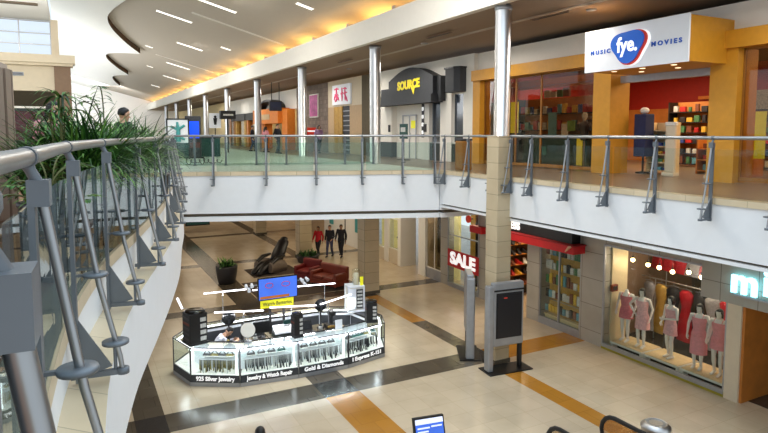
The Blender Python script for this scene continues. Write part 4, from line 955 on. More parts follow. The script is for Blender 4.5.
for i in range(len(OUT)):
    j = (i+1) % len(OUT); A, B = OUT[i], OUT[j]; dx, dy = (B[0]-A[0]), (B[1]-A[1]); ln = math.hypot(dx, dy); tx, ty = dx/ln, dy/ln; nx, ny = ty, -tx
    g = .006
    A_, B_, C_, D_ = (A[0]+tx*g, A[1]+ty*g), (B[0]-tx*g, B[1]-ty*g), lerp(IN[j], IN[i], .012), lerp(IN[i], IN[j], .012)
    Ai, Bi = lerp(IN2[i], IN2[j], .01), lerp(IN2[j], IN2[i], .01)
    t = thing('display_case', names[i], 'display case', (A[0]/2+B[0]/2, A[1]/2+B[1]/2, L), 0, 'glass cases forming the jewellery kiosk')
    wpart(pr4(A_, B_, C_, D_, L, L+.1), 'plinth', 'alu', t)
    sp = wpart(pr4(A_, B_, Bi, Ai, L+.1, L+.29), 'sign_panel', 'charcoal', t)
    wpart(pr4(Ai, Bi, C_, D_, L+.1, L+.27), 'deck', 'case_glow' if False else 'white_paint', t)
    Ci, Di = MIDL[j], MIDL[i]
    wpart(pr4(Di, Ci, lerp(C_, B_, .03), lerp(D_, A_, .03), L+.27, L+.96), 'back_panel', 'sign_white', t); wpart(pr4(lerp(D_, A_, .028), lerp(C_, B_, .028), C_, D_, L+.27, L+.88), 'rear_panel', 'charcoal', t)
    f = MB()
    for p, q in ((A_, D_), (B_, C_)):
        s = 1 if p == A_ else -1
        f.prism([p, (p[0]+tx*.018*s, p[1]+ty*.018*s), (p[0]+tx*.018*s-nx*.02, p[1]+ty*.018*s-ny*.02), (p[0]-nx*.02, p[1]-ny*.02)], L+.29, L+.98)
    f.prism([A_, B_, lerp(B_, C_, .025), lerp(A_, D_, .025)], L+.975, L+1.0); f.prism([lerp(D_, A_, .04), lerp(C_, B_, .04), C_, D_], L+.96, L+1.0)
    wpart(f, 'frame', 'dark_metal', t)
    e = .006
    wpart(MB().prism([(A_[0]-nx*e+tx*.03, A_[1]-ny*e+ty*.03), (B_[0]-nx*e-tx*.03, B_[1]-ny*e-ty*.03), (B_[0]-nx*2*e-tx*.03, B_[1]-ny*2*e-ty*.03), (A_[0]-nx*2*e+tx*.03, A_[1]-ny*2*e+ty*.03)], L+.29, L+.96), 'glass_front', 'glass_clear', t)
    wpart(pr4(Ai, Bi, Ci, Di, L+.975, L+.985), 'glass_top', 'glass_clear' if i != 6 else 'black_gloss', t)
    m1, m2, m3, m4 = lerp(Ai, Di, .12), lerp(Bi, Ci, .12), lerp(Bi, Ci, .22), lerp(Ai, Di, .22)
    wpart(pr4(m1, m2, m3, m4, L+.90, L+.93), 'light_strip', 'tube_light', t)
    m1, m2, m3, m4 = lerp(Ai, Di, .55), lerp(Bi, Ci, .55), lerp(Bi, Ci, .98), lerp(Ai, Di, .98)
    wpart(pr4(m1, m2, m3, m4, L+.66, L+.675), 'glass_shelf', 'glass_clear', t)
    lc = lerp(lerp(Ai, Di, .3), lerp(Bi, Ci, .3), .5); area('case_light', (lc[0], lc[1], L+.93), ln*.85, 5.5*ln, (.86, .95, 1.0), (0, 0, math.atan2(ty, tx)), .12)
    if i in words_:
        c = ((A[0]+B[0])/2+nx*.003, (A[1]+B[1])/2+ny*.003, L+.195)
        text('lettering', words_[i], c, (tx, ty, 0), .15, 'white_letter', sp, bold=.004, fit=ln*.78, ext=.003)
    if i in (1, 2, 3, 4, 5):     # vertical light tubes and merchandise
        pz = lerp(B_, C_, .18); wpart(MB().lathe([(.02, 0), (.02, .6)], (pz[0]-tx*.09, pz[1]-ty*.09, L+.31), n=10), 'light_tube', 'tube_light', t)
        # hanging chains: a dense curtain nobody could count
        ch = MB(); random.seed(40+i); nchain = int(ln*34)
        P0_, P1_ = lerp(A_, D_, .42), lerp(B_, C_, .42)
        for k in range(nchain):
            q = (k+.5)/nchain; q = .05+.86*q; p = lerp(P0_, P1_, q); h = random.uniform(.18, .34)
            if random.random() < .12: continue
            m = 'jewel_gold' if (i == 1 and random.random() < .7) else random.choice(['jewel', 'jewel', 'item3', 'item1'] if i > 1 else ['jewel', 'item1'])
            ch.tube([(p[0], p[1], L+.60), (p[0]-nx*.0, p[1], L+.60-h*.6), (p[0]+tx*.01+nx*.02, p[1]+ny*.02, L+.60-h)], [.008, .011, .016], m, n=5)
        rod0, rod1 = lerp(P0_, P1_, .04), lerp(P0_, P1_, .92)
        o = ch.build('hanging_chains', 'jewel')
        tag(o, {1: 'gold chains hanging inside the front left kiosk case', 2: 'silver chains hanging in the second front kiosk case', 3: 'dark chains hanging in the third front kiosk case', 4: 'dark chains hanging in the right corner kiosk case', 5: 'chains hanging in the short right kiosk case'}[i], 'jewellery', kind='stuff')
        wpart(MB().tube([(rod0[0], rod0[1], L+.61), (rod1[0], rod1[1], L+.61)], .01, n=8), 'hanging_rod', 'alu', t)
        for k in range(4 if ln > 1 else 2):
            q = .12+.76*(k+.3)/4; p = lerp(lerp(A_, D_, .62), lerp(B_, C_, .62), q)
            b = MB(); b.box(-.11, .11, -.07, .07, 0, .02, 'item1'); b.box(-.1, .1, -.05, .05, .02, .05, random.choice(['jewel', 'jewel', 'teal_dark', 'jewel_gold'])); b.tube([(-.09, 0, .05), (0, 0, .16), (.09, 0, .05)], .014, 'jewel', n=6)
            o = b.build('jewellery_tray', 'jewel'); o.location = (p[0], p[1], L+.676); o.rotation_euler = (0, 0, math.atan2(ty, tx))
            tag(o, 'small jewellery tray on the glass shelf of the %s front kiosk case' % {1: 'left', 2: 'second', 3: 'third', 4: 'right corner', 5: 'short right'}[i], 'tray', 'jewellery trays in front case %d' % i)
random.seed(21)
# things on the counters
CT = L+1.0
def tower(label, x, y, r, h, rz, gm='black', white=True):
    t = thing('display_tower', label, 'display', (x, y, CT), rz)
    MB().bbox(-r, r, -r, r, 0, .06, .02).build('base', 'black', t); MB().bbox(-r*.9, r*.9, -r*.9, r*.9, .06, h-.05, .015).build('body', gm, t)
    MB().lathe([(r*1.0, h-.05), (r*1.02, h-.02), (r*.9, h), (.02, h)], n=24).build('cap', 'black_gloss', t)
    if white:
        for k in range(4): MB().box(r*.15, r*.75, -r*.93, -r*.9, .1+k*(h-.2)/4, .1+(k+.62)*(h-.2)/4).build('card', 'item1', t)
    for k in range(5): MB().box(-r*.93, -r*.9, -r*.7, r*.7, .12+k*(h-.2)/5, .12+(k+.45)*(h-.2)/5).build('tray', 'sofa_brown' if k == 3 else 'jewel', t)
    return t
tower('tall black display tower on the front left corner of the kiosk', 2.62, 15.55, .26, .86, .25)
tower('black display tower in the middle of the kiosk front counter', 5.1, 14.75, .14, .66, .1)
tower('black display tower on the front right corner of the kiosk', 7.42, 15.0, .17, .62, -.3)
t = thing('display_cabinet', 'white lit display cabinet on the right back counter of the kiosk', 'display', (7.45, 16.2, CT), -.15)
f = MB()
for sx in (-1, 1):
    for sy in (-1, 1): f.box(sx*.24-.02, sx*.24+.02, sy*.2-.02, sy*.2+.02, 0, .78)
f.box(-.26, .26, -.22, .22, .76, .8).box(-.26, .26, -.22, .22, 0, .05); f.build('frame', 'sign_white', t)
MB().box(-.22, -.02, -.23, -.2, .1, .72).build('shelf_panel', 'sign_white', t); MB().box(.0, .2, -.23, -.21, .12, .7).build('tray_panel', 'item3', t)
for k in range(5): MB().box(.02, .18, -.245, -.23, .16+k*.11, .22+k*.11).build('card', 'item1', t)
MB().box(-.24, .24, -.19, .2, .05, .76).build('core', 'white_paint', t)
t = thing('lantern_globe', 'tall glass cylinder standing on the white display cabinet of the kiosk', 'globe', (7.5, 16.2, CT+.8))
MB().lathe([(.02, 0), (.12, .0), (.13, .3), (.12, .46), (.04, .5)], n=24).build('cylinder', 'glass_clear', t); MB().lathe([(.08, .0), (.08, .35), (.02, .36)], n=16).build('core', 'beige', t)
tag(MB().box(7.56, 7.66, 16.02, 16.05, CT+.8, CT+1.06).build('price_card', 'yellow_sign'), 'small yellow card leaning on the white display cabinet', 'card').location = (0, 0, 0)
t = thing('white_card_stand', 'white card holder on the front counter right of the middle of the kiosk', 'card', (6.3, 14.75, CT))
MB().bbox(-.1, .1, -.06, .06, 0, .02, .01).build('base', 'white_paint', t); MB().box(-.1, .1, -.015, .015, .02, .28).build('card', 'sign_white', t)
t = thing('round_mirror', 'round white tilting mirror on the kiosk front counter', 'mirror', (3.85, 15.0, CT))
MB().lathe([(.1, 0), (.1, .015), (.02, .03), (.015, .12)], n=18).build('stand', 'alu', t)
mb = MB().lathe([(.17, -.012), (.19, -.012), (.19, .012), (.17, .012)], n=28); mb.build('rim', 'white_paint', t, T=Matrix.Translation((0, 0, .3)) @ Matrix.Rotation(1.2, 4, 'X'))
MB().lathe([(.01, -.006), (.172, -.006), (.172, .006), (.01, .006)], n=28).build('glass', 'sign_white', t, T=Matrix.Translation((0, 0, .3)) @ Matrix.Rotation(1.2, 4, 'X'))
# light bars on poles
def light_bar(label, p0, p1, pole, zb):
    t = thing('light_bar', label, 'lamp', (pole[0], pole[1], zb), 0, 'white light bars of the kiosk')
    wpart(MB().tube([p0, p1], .02, n=10), 'tube', 'tube_light', t)
    zt = p0[2]+(p1[2]-p0[2])*(pole[0]-p0[0])/(p1[0]-p0[0])
    wpart(MB().tube([p0, p1], .016, n=8), 'housing', 'alu', t) if False else None
    wpart(MB().tube([(pole[0], pole[1], zb+.02), (pole[0], pole[1], zt-.025)], .012, n=8), 'pole', 'alu', t)
    wpart(MB().lathe([(.09, 0), (.09, .012), (.02, .03)], (pole[0], pole[1], zb), n=16), 'foot', 'alu', t)
    c = (Vector(p0)+Vector(p1))/2
    area('bar_light', (c.x, c.y, c.z-.05), abs(p1[0]-p0[0]), 20, (.95, .98, 1.0), (0, 0, 0), .06)
light_bar('white light bar over the back left of the kiosk', (3.13, 17.0, -3.33), (4.33, 16.95, -3.34), (3.65, 16.98), CT)
light_bar('white light bar behind the blue screen, reaching right', (4.5, 16.9, -3.38), (7.1, 16.9, -3.48), (6.75, 16.9), CT)
light_bar('white light bar over the middle left of the kiosk, below the first', (3.16, 15.75, -3.54), (4.5, 15.85, -3.7), (3.95, 15.8), L+.75)
light_bar('white light bar under the yellow sign of the kiosk', (4.68, 15.8, -3.63), (6.07, 15.8, -3.75), (5.3, 15.8), L+.75)
light_bar('white slanting light bar leading to the white display cabinet', (6.14, 15.7, -3.71), (7.2, 15.9, -3.6), (6.4, 15.73), L+.75)
t = thing('desk_lamp', 'thin angled lamp with a short light tube at the left end of the kiosk', 'lamp', (2.55, 16.3, CT))
MB().lathe([(.07, 0), (.07, .015), (.01, .03)], n=14).tube([(0, 0, .02), (0, 0, .7), (-.15, 0, .75)], .012, n=8).build('stand', 'alu', t); MB().tube([(-.12, 0, .72), (-.24, 0, 1.02)], .025, n=10).build('tube', 'tube_light', t)
# screen on its mast
t = thing('screen', 'blue screen with red lettering lines on a mast above the kiosk', 'screen', (5.0, 16.0, L+.75))
wpart(MB().bbox(4.4, 5.56, 15.98, 16.06, -3.47, -2.83, .02), 'housing', 'black_gloss', t)
sc = wpart(MB().box(4.43, 5.53, 15.965, 15.985, -3.44, -2.86), 'display', 'screen_blue', t)
wpart(MB().box(4.46, 5.3, 15.955, 15.966, -3.42, -3.35), 'ticker', 'orange_paint', sc)
for x, w_ in ((4.72, .22), (5.2, .24)):
    wpart(MB().tube([(x+w_/2*math.cos(a*PI/8), 15.96, -3.05+.07*math.sin(a*PI/8)) for a in range(17)], .009, n=6), 'ring_print', 'red_sign', sc)
for x in (4.75, 5.15): wpart(MB().box(x-.03, x+.03, 16.0, 16.06, L+.75, -3.45), 'mast', 'dark_metal', t)
t = thing('yellow_sign', 'bright yellow sign reading watch batteries below the blue screen', 'sign', (4.9, 15.95, -3.74))
wpart(MB().quad((4.46, 15.95, -3.68), (5.42, 15.95, -3.69), (5.42, 15.95, -3.46), (4.46, 15.95, -3.47), -.02), 'board', 'yellow_sign', t)
text('lettering', 'Watch Batteries', (4.94, 15.93, -3.575), (1, 0, -.01), .15, 'item3', t, fit=.84, ext=.003)
for x, l in ((4.18, 'pair of white spotlights left of the blue screen'), (5.76, 'pair of white spotlights right of the blue screen')):
    t = thing('spotlight_cluster', l, 'lamp', (x, 16.02, -3.0))
    s = 1 if x < 5 else -1
    MB().tube([(0, 0, 0), (s*.24, .02, -.02)], .014, n=8).build('bracket', 'alu', t)
    for a, b in ((-.1, .05), (.06, .06), (-.02, -.06)): MB().tube([(a, -.0, b-.02), (a-.02*s, -.12, b-.07)], [.035, .05], n=10).build('head', 'sign_white', t)
tag(MB().prism(inner(.56), L, L+.012).build('floor_mat', 'carpet_dark'), 'dark floor mat covering the ground inside the kiosk ring', 'mat')
# bench and clutter inside
def bench(label, x0, x1, y0, y1):
    t = thing('work_bench', label, 'table', ((x0+x1)/2, (y0+y1)/2, L)); dx, dy = (x1-x0)/2, (y1-y0)/2
    MB().bbox(-dx, dx, -dy, dy, .71, .75, .01).build('top', 'shop_dim', t)
    for a in (-1, 1):
        for b in (-1, 1): MB().box(a*(dx-.05)-.03, a*(dx-.05)+.03, b*(dy-.05)-.03, b*(dy-.05)+.03, 0, .71).build('leg', 'dark_metal', t)
bench('wooden repair bench in the left half of the kiosk', 3.35, 4.6, 15.45, 15.98); bench('wooden bench under the screen mast of the kiosk', 4.62, 6.9, 15.5, 16.2)
B = L+.75
for x, y, l in [(3.55, 15.85, 'round black fan at the left, below the light bar'), (6.2, 15.85, 'round black fan at the right, beside the slanting light bar')]:
    t = thing('desk_fan', l, 'fan', (x, y, B))
    MB().lathe([(.12, 0), (.12, .02), (.03, .05), (.02, .5)], n=16).build('stand', 'black', t); R_ = Matrix.Translation((0, -.02, .68)) @ Matrix.Rotation(PI/2, 4, 'X')
    MB().lathe([(.03, -.05), (.16, -.05), (.19, 0), (.16, .05), (.03, .05)], n=24).build('cage', 'black', t, T=R_)
    for k in range(4): MB().box(.02, .14, -.035, .035, .052, .06).build('blade', 'charcoal', t, T=R_ @ Matrix.Rotation(k*PI/2, 4, 'Z'))
t = thing('till', 'grey cash register on the kiosk bench under the screen', 'till', (5.0, 15.62, B))
MB().bbox(-.28, .28, -.1, .22, 0, .12, .02).build('drawer', 'dado', t); MB().add([(-.26, -.1, .12), (.26, -.1, .12), (.26, .18, .12), (-.26, .18, .12), (-.26, -.06, .16), (.26, -.06, .16), (.26, .16, .3), (-.26, .16, .3)], [(3,2,1,0),(4,5,6,7),(0,1,5,4),(1,2,6,5),(2,3,7,6),(3,0,4,7)]).build('keyboard', 'alu', t); MB().bbox(.05, .25, .1, .14, .3, .42, .01).build('display', 'teal_dark', t)
t = thing('red_machine', 'small red machine behind the cash register in the kiosk', 'machine', (5.45, 15.95, B))
MB().bbox(-.14, .14, -.12, .12, 0, .2, .03).build('base', 'black', t); MB().lathe([(.05, .2), (.1, .22), (.1, .36), (.05, .42), (.02, .42)]).build('drum', 'red_paint', t)
t = thing('laptop', 'open black laptop on the right part of the kiosk bench', 'laptop', (5.75, 15.7, B))
MB().bbox(-.18, .18, -.12, .12, 0, .02, .005).build('keyboard', 'black', t); MB().add([(-.18, .12, .02), (.18, .12, .02), (.18, .2, .26), (-.18, .2, .26), (-.18, .13, .02), (.18, .13, .02), (.18, .215, .26), (-.18, .215, .26)], [(0,1,2,3),(7,6,5,4),(0,4,5,1),(1,5,6,2),(2,6,7,3),(3,7,4,0)]).build('lid', 'black_gloss', t)
t = thing('engraving_machine', 'black engraving machine with a gold tray on the kiosk bench, far right', 'machine', (6.5, 15.75, B))
MB().bbox(-.2, .2, -.15, .15, 0, .12, .02).build('base', 'black', t); MB().box(-.05, .05, .02, .12, .12, .5).build('column', 'charcoal', t); MB().bbox(-.09, .09, -.14, .1, .36, .5, .02).build('head', 'dark_metal', t); MB().box(-.18, .18, -.19, -.15, .05, .1).build('tray', 'dress_gold', t)
t = thing('microscope', 'dark microscope on the repair bench beside the worker in the white shirt', 'microscope', (3.9, 15.72, B))
MB().bbox(-.1, .1, -.12, .12, 0, .03, .01).build('base', 'black', t); MB().tube([(0, .1, .03), (0, .1, .3), (0, .0, .38)], .03, n=10).build('arm', 'charcoal', t); MB().tube([(0, -.04, .15), (0, .02, .42), (0, .06, .5)], [.03, .045, .03], n=12).build('tube', 'black', t)
t = thing('monitor', 'black flat monitor seen from behind at the centre of the kiosk', 'monitor', (4.45, 15.85, B))
MB().lathe([(.12, 0), (.12, .015), (.02, .03), (.02, .15)]).build('stand', 'black', t); MB().bbox(-.24, .24, -.02, .02, .13, .45, .01).build('panel', 'black', t)
for k, (x, y, m, l) in enumerate([(3.45, 15.6, 'jewel_gold', 'gold lidded pot on the repair bench'), (4.2, 15.6, 'item1', 'white paper cup on the repair bench'), (6.1, 15.6, 'item1', 'white bottle on the kiosk bench next to the engraving machine')]):
    t = thing('pot', l, 'pot', (x, y, B)); MB().lathe([(.04, 0), (.06, .02), (.06, .13), (.05, .15), (.01, .15)], n=16).build('body', m, t); MB().lathe([(.052, .15), (.052, .17), (.01, .18)], n=16).build('lid', 'black' if k else 'jewel_gold', t)

# ------------------------------------------------------------------ floor standing things of the lower hall
def directory(label, x, y, rz, w_=1.1):
    t = thing('directory_sign', label, 'directory sign', (x, y, L), rz, 'grey directory signs by the tiled pillar'); h = w_/2
    MB().box(-h-.05, h+.2, -.3, .3, 0, .03).build('base_plate', 'black', t)
    MB().bbox(-h, -h+.16, -.12, .12, .03, 2.35, .03).build('post', 'alu', t); MB().bbox(h-.1, h, -.06, .06, .03, .75, .02).build('post', 'black', t)
    MB().bbox(-h+.16, h, -.1, .1, .7, 2.42, .03).build('housing', 'alu', t); MB().box(-h+.26, h-.1, -.125, -.1, .95, 2.12).build('screen', 'screen_black', t)
    MB().box(-h+.23, h-.07, -.115, -.1, .92, 2.15).build('bezel', 'dark_metal', t); MB().box(-.1, .0, -.13, -.124, 2.0, 2.03).build('print', 'red_sign', t)
    MB().box(-h+.16, h, -.12, -.1, 2.2, 2.24).build('trim', 'dark_metal', t)
directory('grey directory sign with a dark screen facing the viewer, before the tiled pillar', 10.14, 12.4, -.1)
directory('grey directory sign seen nearly edge-on, left of the tiled pillar', 9.95, 13.75, 1.05, .95)
t = thing('digital_sign', 'slim blue screen sign at the bottom edge of the photo', 'screen', (5.64, 9.0, L))
MB().bbox(-.3, .3, -.25, .25, 0, .04, .02).build('base', 'black', t); MB().box(-.05, .05, .0, .06, .04, 1.1).build('post', 'black', t)
hs = MB().add([(-.33, -.12, .55), (.33, -.12, .5), (.33, .02, 1.14), (-.33, .02, 1.2), (-.33, -.07, .55), (.33, -.07, .5), (.33, .07, 1.14), (-.33, .07, 1.2)], [(0,1,2,3),(7,6,5,4),(0,4,5,1),(1,5,6,2),(2,6,7,3),(3,7,4,0)]).build('housing', 'black', t)
def onpan(u, v, d=-.006):   # point on the tilted panel
    x = -.33+.66*u; z0 = .55-.05*u; z1 = 1.2-.06*u; return (x, -.12+.14*v+d, z0+(z1-z0)*v)
MB().quad(onpan(.05, .05), onpan(.95, .05), onpan(.95, .82), onpan(.05, .82), .004).build('display', 'screen_blue', hs); MB().quad(onpan(.05, .82), onpan(.95, .82), onpan(.95, .96), onpan(.05, .96), .004).build('header', 'screen_pale', hs)
for k, (u0, u1, v) in enumerate([(.1, .5, .7), (.1, .45, .6), (.1, .48, .5), (.55, .9, .72)]): MB().quad(onpan(u0, v, -.012), onpan(u1, v, -.012), onpan(u1, v+.04, -.012), onpan(u0, v+.04, -.012), .004).build('print', 'screen_pale', hs)
t = thing('litter_bin', 'silver round litter bin with a black opening beside the escalator', 'bin', (9.55, 7.2, L))
MB().lathe([(.24, 0), (.25, .03), (.25, .82), (.27, .84), (.27, .9), (.2, .96)], n=32).build('body', 'steel', t); MB().lathe([(.2, .955), (.13, .97), (.12, .93), (.01, .93)], n=32).build('rim', 'alu', t); MB().lathe([(.125, .935), (.01, .94)], n=24).build('opening', 'black', t)
# escalator: two balustrades rising towards the viewer
t = thing('escalator', 'escalator with black handrails and glass balustrades at the lower right edge', 'escalator', (8.4, 6.0, L))
def erail(x, y0):
    p = []
    for k in range(9):
        a = -PI/2+PI*k/8; p.append((x, y0+.32*math.cos(a)-.32, L+.66+.32*math.sin(a)))
    return p+[(x, y0-1.6, L+.99), (x, y0-2.2, L+1.1), (x, y0-5.6, L+3.0)]
for x, y0 in ((7.72, 8.12), (8.95, 7.95)):
    P_ = erail(x, y0); h = wpart(MB().tube(P_, [(.035, .045)]*len(P_), n=10, ref=(1, 0, 0)), 'handrail', 'black', t)
    q = P_[1:]+[(x, y0-5.6, L+2.2), (x, y0-2.3, L+.28), (x, y0-.6, L+.28)]
    n = len(q); mb = MB(); fr = [(x-.006, a[1]-.0, a[2]) for a in q]; bk = [(x+.006, a[1], a[2]) for a in q]
    mb.add(fr+bk, [tuple(range(n)), tuple(range(2*n-1, n-1, -1))]+[(k, n+k, n+(k+1) % n, (k+1) % n) for k in range(n)]); wpart(mb, 'glass_balustrade', 'glass_brown', t)
    mb = MB(); mb.prism([(x-.1, y0-.3), (x+.1, y0-.3), (x+.1, y0-2.2), (x-.1, y0-2.2)], L+.006, L+.3); wpart(mb, 'skirt', 'alu', t)
    wpart(MB().add([(x-.1, y0-2.2, L+.006), (x+.1, y0-2.2, L+.006), (x+.1, y0-2.2, L+.3), (x-.1, y0-2.2, L+.3), (x-.1, y0-5.6, L+1.6), (x+.1, y0-5.6, L+1.6), (x+.1, y0-5.6, L+2.22), (x-.1, y0-5.6, L+2.22)], [(0,1,2,3),(7,6,5,4),(0,4,5,1),(1,5,6,2),(2,6,7,3),(3,7,4,0)]), 'truss', 'alu', t)
for k in range(10): 
    y = 5.9-k*.36; wpart(MB().box(7.86, 8.84, y-.4, y, L+.0+k*.2, L+.12+k*.2), 'step', 'dark_metal', t)
wpart(MB().box(7.86, 8.84, 5.9, 7.5, L+.006, L+.03), 'landing_plate', 'alu', t)
# massage chair
t = tag(MB().box(6.9, 9.1, 25.6, 27.4, L, L+.012).build('floor_mat', 'carpet_dark'), 'dark mat under the black massage chair', 'mat')
t = thing('massage_chair', 'black leather massage chair with grey side shells, reclined on a dark mat', 'massage chair', (7.95, 26.5, L+.012), 3.75)
for s in (-1, 1):
    sh = []
    for x, z0, z1 in ((-.55, .02, .3), (-.35, .0, .52), (0, .0, .6), (.35, .02, .62), (.6, .1, .5)): sh.append([(x, s*.42-.09, z0), (x, s*.42+.09, z0), (x, s*.42+.1, (z0+z1)/2), (x, s*.42+.07, z1), (x, s*.42-.07, z1), (x, s*.42-.1, (z0+z1)/2)])
    MB().loft(sh).build('side_shell', 'leather_grey', t)
    MB().tube([(.5, s*.42, .5), (.1, s*.42, .68), (-.4, s*.42, .7)], [(.1, .06), (.12, .08), (.1, .06)], n=12, ref=(0, 1, 0), rnd=True).build('armrest', 'leather', t)
MB().bbox(-.45, .45, -.34, .34, .15, .48, .08).build('seat', 'leather', t)
MB().tube([(-.35, 0, .42), (-.6, 0, .8), (-.95, 0, 1.25)], [(.34, .16), (.36, .17), (.3, .13)], n=18, ref=(0, 1, 0), rnd=True).build('backrest', 'leather', t)
MB().tube([(-.9, 0, 1.2), (-1.02, 0, 1.38)], [(.24, .12), (.2, .1)], n=16, ref=(0, 1, 0), rnd=True).build('headrest', 'leather', t)
for s in (-1, 1): MB().tube([(.4, s*.17, .42), (.75, s*.17, .3), (1.05, s*.17, .12)], [(.15, .12), (.16, .12), (.14, .1)], n=12, ref=(0, 1, 0), rnd=True).build('leg_rest', 'leather', t)
MB().bbox(-.6, .5, -.3, .3, 0, .16, .04).build('base', 'dark_metal', t)
# rug and sofas
tag(MB().box(6.15, 9.9, 21.95, 24.9, L, L+.01).build('rug', 'carpet_dark'), 'large dark brown carpet behind the kiosk', 'carpet')
def sofa(label, x, y, rz, w_, m, z=L+.01):
    t = thing('sofa' if w_ > 1.2 else 'armchair', label, 'sofa' if w_ > 1.2 else 'armchair', (x, y, z), rz); h = w_/2
    MB().bbox(-h, h, -.42, .42, .1, .3, .03).build('base', m, t)
    n = 2 if w_ > 1.2 else 1
    for k in range(n): MB().bbox(-h+.16+k*(w_-.32)/n, -h+.16+(k+1)*(w_-.32)/n-.01, -.42, .25, .3, .46, .05).build('seat_cushion', m, t)
    MB().bbox(-h, h, .22, .44, .3, .85, .06).build('backrest', m, t)
    for s in (-1, 1): MB().bbox(s*(h-.08)-.09, s*(h-.08)+.09, -.42, .3, .28, .62, .06).build('armrest', m, t)
    for a in (-1, 1):
        for b in (-1, 1): MB().lathe([(.03, 0), (.04, .1), (.01, .1)], (a*(h-.1), b*.34, 0), n=10).build('foot', 'black', t)
sofa('dark red armchair on the brown carpet, left of the sofa', 8.95, 24.3, -1.0, .95, 'sofa_red'); sofa('red brown leather sofa on the carpet beside the tiled pillar', 9.35, 22.85, -1.15, 1.5, 'sofa_brown')
# ------------------------------------------------------------------ plants
def leaf_blade(mb, base, az, el, ln, w_, droop, m, seg=5):
    x, y, z = base; h = 0.; v = 0.; e = el; a = []; b = []
    ca, sa = math.cos(az), math.sin(az)
    for k in range(seg+1):
        q = k/seg; ww = w_*(math.sin(PI*min(q*.85+.12, 1))**.8)*.5
        px, py, pz = x+ca*h, y+sa*h, z+v
        a.append((px-sa*ww, py+ca*ww, pz)); b.append((px+sa*ww, py-ca*ww, pz))
        h += ln/seg*math.cos(e); v += ln/seg*math.sin(e); e -= droop/seg
    n = seg+1
    mb.add(a+b, [(k, k+1, n+k+1, n+k) for k in range(seg)], m, True)
def palm(label, x, y, z, h, n, rad, kind, group, pot=True, scale=1.):
    t = thing('potted_palm', label, 'plant', (x, y, z), 0, group)
    if pot:
        MB().lathe([(.2, 0), (.25, .05), (.28, .4), (.3, .42), (.3, .46), (.26, .46)], n=24).build('pot', 'pot_dark', t); MB().lathe([(.265, .40), (.27, .43), (.02, .44)], n=20).build('soil', 'soil', t)
    st = MB(); lf = MB(); z0 = .43 if pot else .05
    for k in range(n):
        a = random.uniform(0, 2*PI); lean = random.uniform(.02, .35); hh = random.uniform(.45, 1.)*h
        top = (lean*rad*math.cos(a), lean*rad*math.sin(a), z0+(hh-z0)*.75)
        st.tube([(.06*math.cos(a), .06*math.sin(a), z0-.03), (top[0]*.5, top[1]*.5, z0+(top[2]-z0)*.5), top], [.014, .011, .008], n=5)
        if kind == 'grass':
            for j in range(70):
                leaf_blade(lf, (random.uniform(-.2, .2), random.uniform(-.2, .2), z0+random.uniform(-.0, .25)), random.uniform(0, 6.28), random.uniform(.95, 1.52), h*random.uniform(.45, 1.08), .022, random.uniform(.6, 2.3), random.choice(['leaf', 'leaf', 'leaf_light', 'leaf_dark']), 7)
            continue
        if kind == 'umbrella':      # whorl of long thin drooping blades
            for j in range(16):
                leaf_blade(lf, top, 2*PI*j/16+random.uniform(-.2, .2), random.uniform(.05, .7), rad*random.uniform(.65, 1.05), .022, random.uniform(.9, 1.7), random.choice(['leaf', 'leaf', 'leaf_light', 'leaf_dark']))
        else:                        # arching fronds with leaflets
            el = random.uniform(.75, 1.35); ln = rad*random.uniform(.8, 1.2)
            P_ = []; hx = 0; hv = 0; e = el
            for q in range(9):
                P_.append((top[0]+math.cos(a)*hx, top[1]+math.sin(a)*hx, top[2]+hv)); hx += ln/8*math.cos(e); hv += ln/8*math.sin(e); e -= .19
            st.tube(P_, [.008]*9, n=4)
            for q in range(1, 9):
                for s in (-1, 1): leaf_blade(lf, P_[q], a+s*random.uniform(.6, 1.0), random.uniform(-.1, .3), rad*.42*(1-.06*q), .03, random.uniform(.5, 1.1), random.choice(['leaf', 'leaf_light', 'leaf_dark']), 4)
    st.build('stems', 'stem', t); lf.build('foliage', 'leaf', t)
    return t
def hdg(u, d):
    a = math.radians(27.588)+math.atan((u-384)/F); return d*math.sin(a), d*math.cos(a)
for u, d_, h, n, rad, kind, l in [
    (61, 6.8, 2.0, 9, .34, 'umbrella', 'tallest umbrella-leaved plant rising above the others at the left'),
    (46, 7.4, .8, 9, .42, 'grass', 'grassy plant at the left end of the row behind the curved railing'),
    (86, 7.1, 1.02, 13, .5, 'grass', 'dense grassy plant in the middle of the row behind the curved railing'),
    (72, 7.6, 1.1, 12, .5, 'grass', 'grassy plant just behind the dense one in the middle of the row'),
    (106, 8.7, 2.05, 8, .6, 'frond', 'palm with long fronds reaching up left of the dark-haired person'),
    (100, 8.0, 1.0, 11, .42, 'grass', 'low grassy plant in front of the palm with long fronds'),
    (122, 9.2, 1.02, 11, .4, 'grass', 'low grassy plant right in front of the dark-haired person'),
    (138, 10.3, .98, 11, .4, 'grass', 'low grassy plant right of the dark-haired person'),
    (152, 11.6, 1.36, 9, .42, 'frond', 'light green palm at the right end of the row by the poster stand'),
    (52, 7.8, 1.55, 9, .36, 'umbrella', 'umbrella-leaved plant at the back left beside the pink shirt'),
    (50, 5.6, 1.05, 9, .36, 'frond', 'small palm in front of the tallest umbrella-leaved plant')]:
    x, y = hdg(u, d_); palm(l, x, y, 0, h, n, rad, kind, 'potted plants behind the curved railing')
t = thing('planter', 'round dark pot with a leafy shrub left of the massage chair', 'plant', (5.63, 25.3, L))
MB().lathe([(.28, 0), (.36, .04), (.44, .5), (.46, .7), (.46, .76), (.4, .76)], n=28).build('pot', 'pot_dark', t); MB().lathe([(.42, .68), (.02, .7)], n=20).build('soil', 'soil', t)
lf = MB()
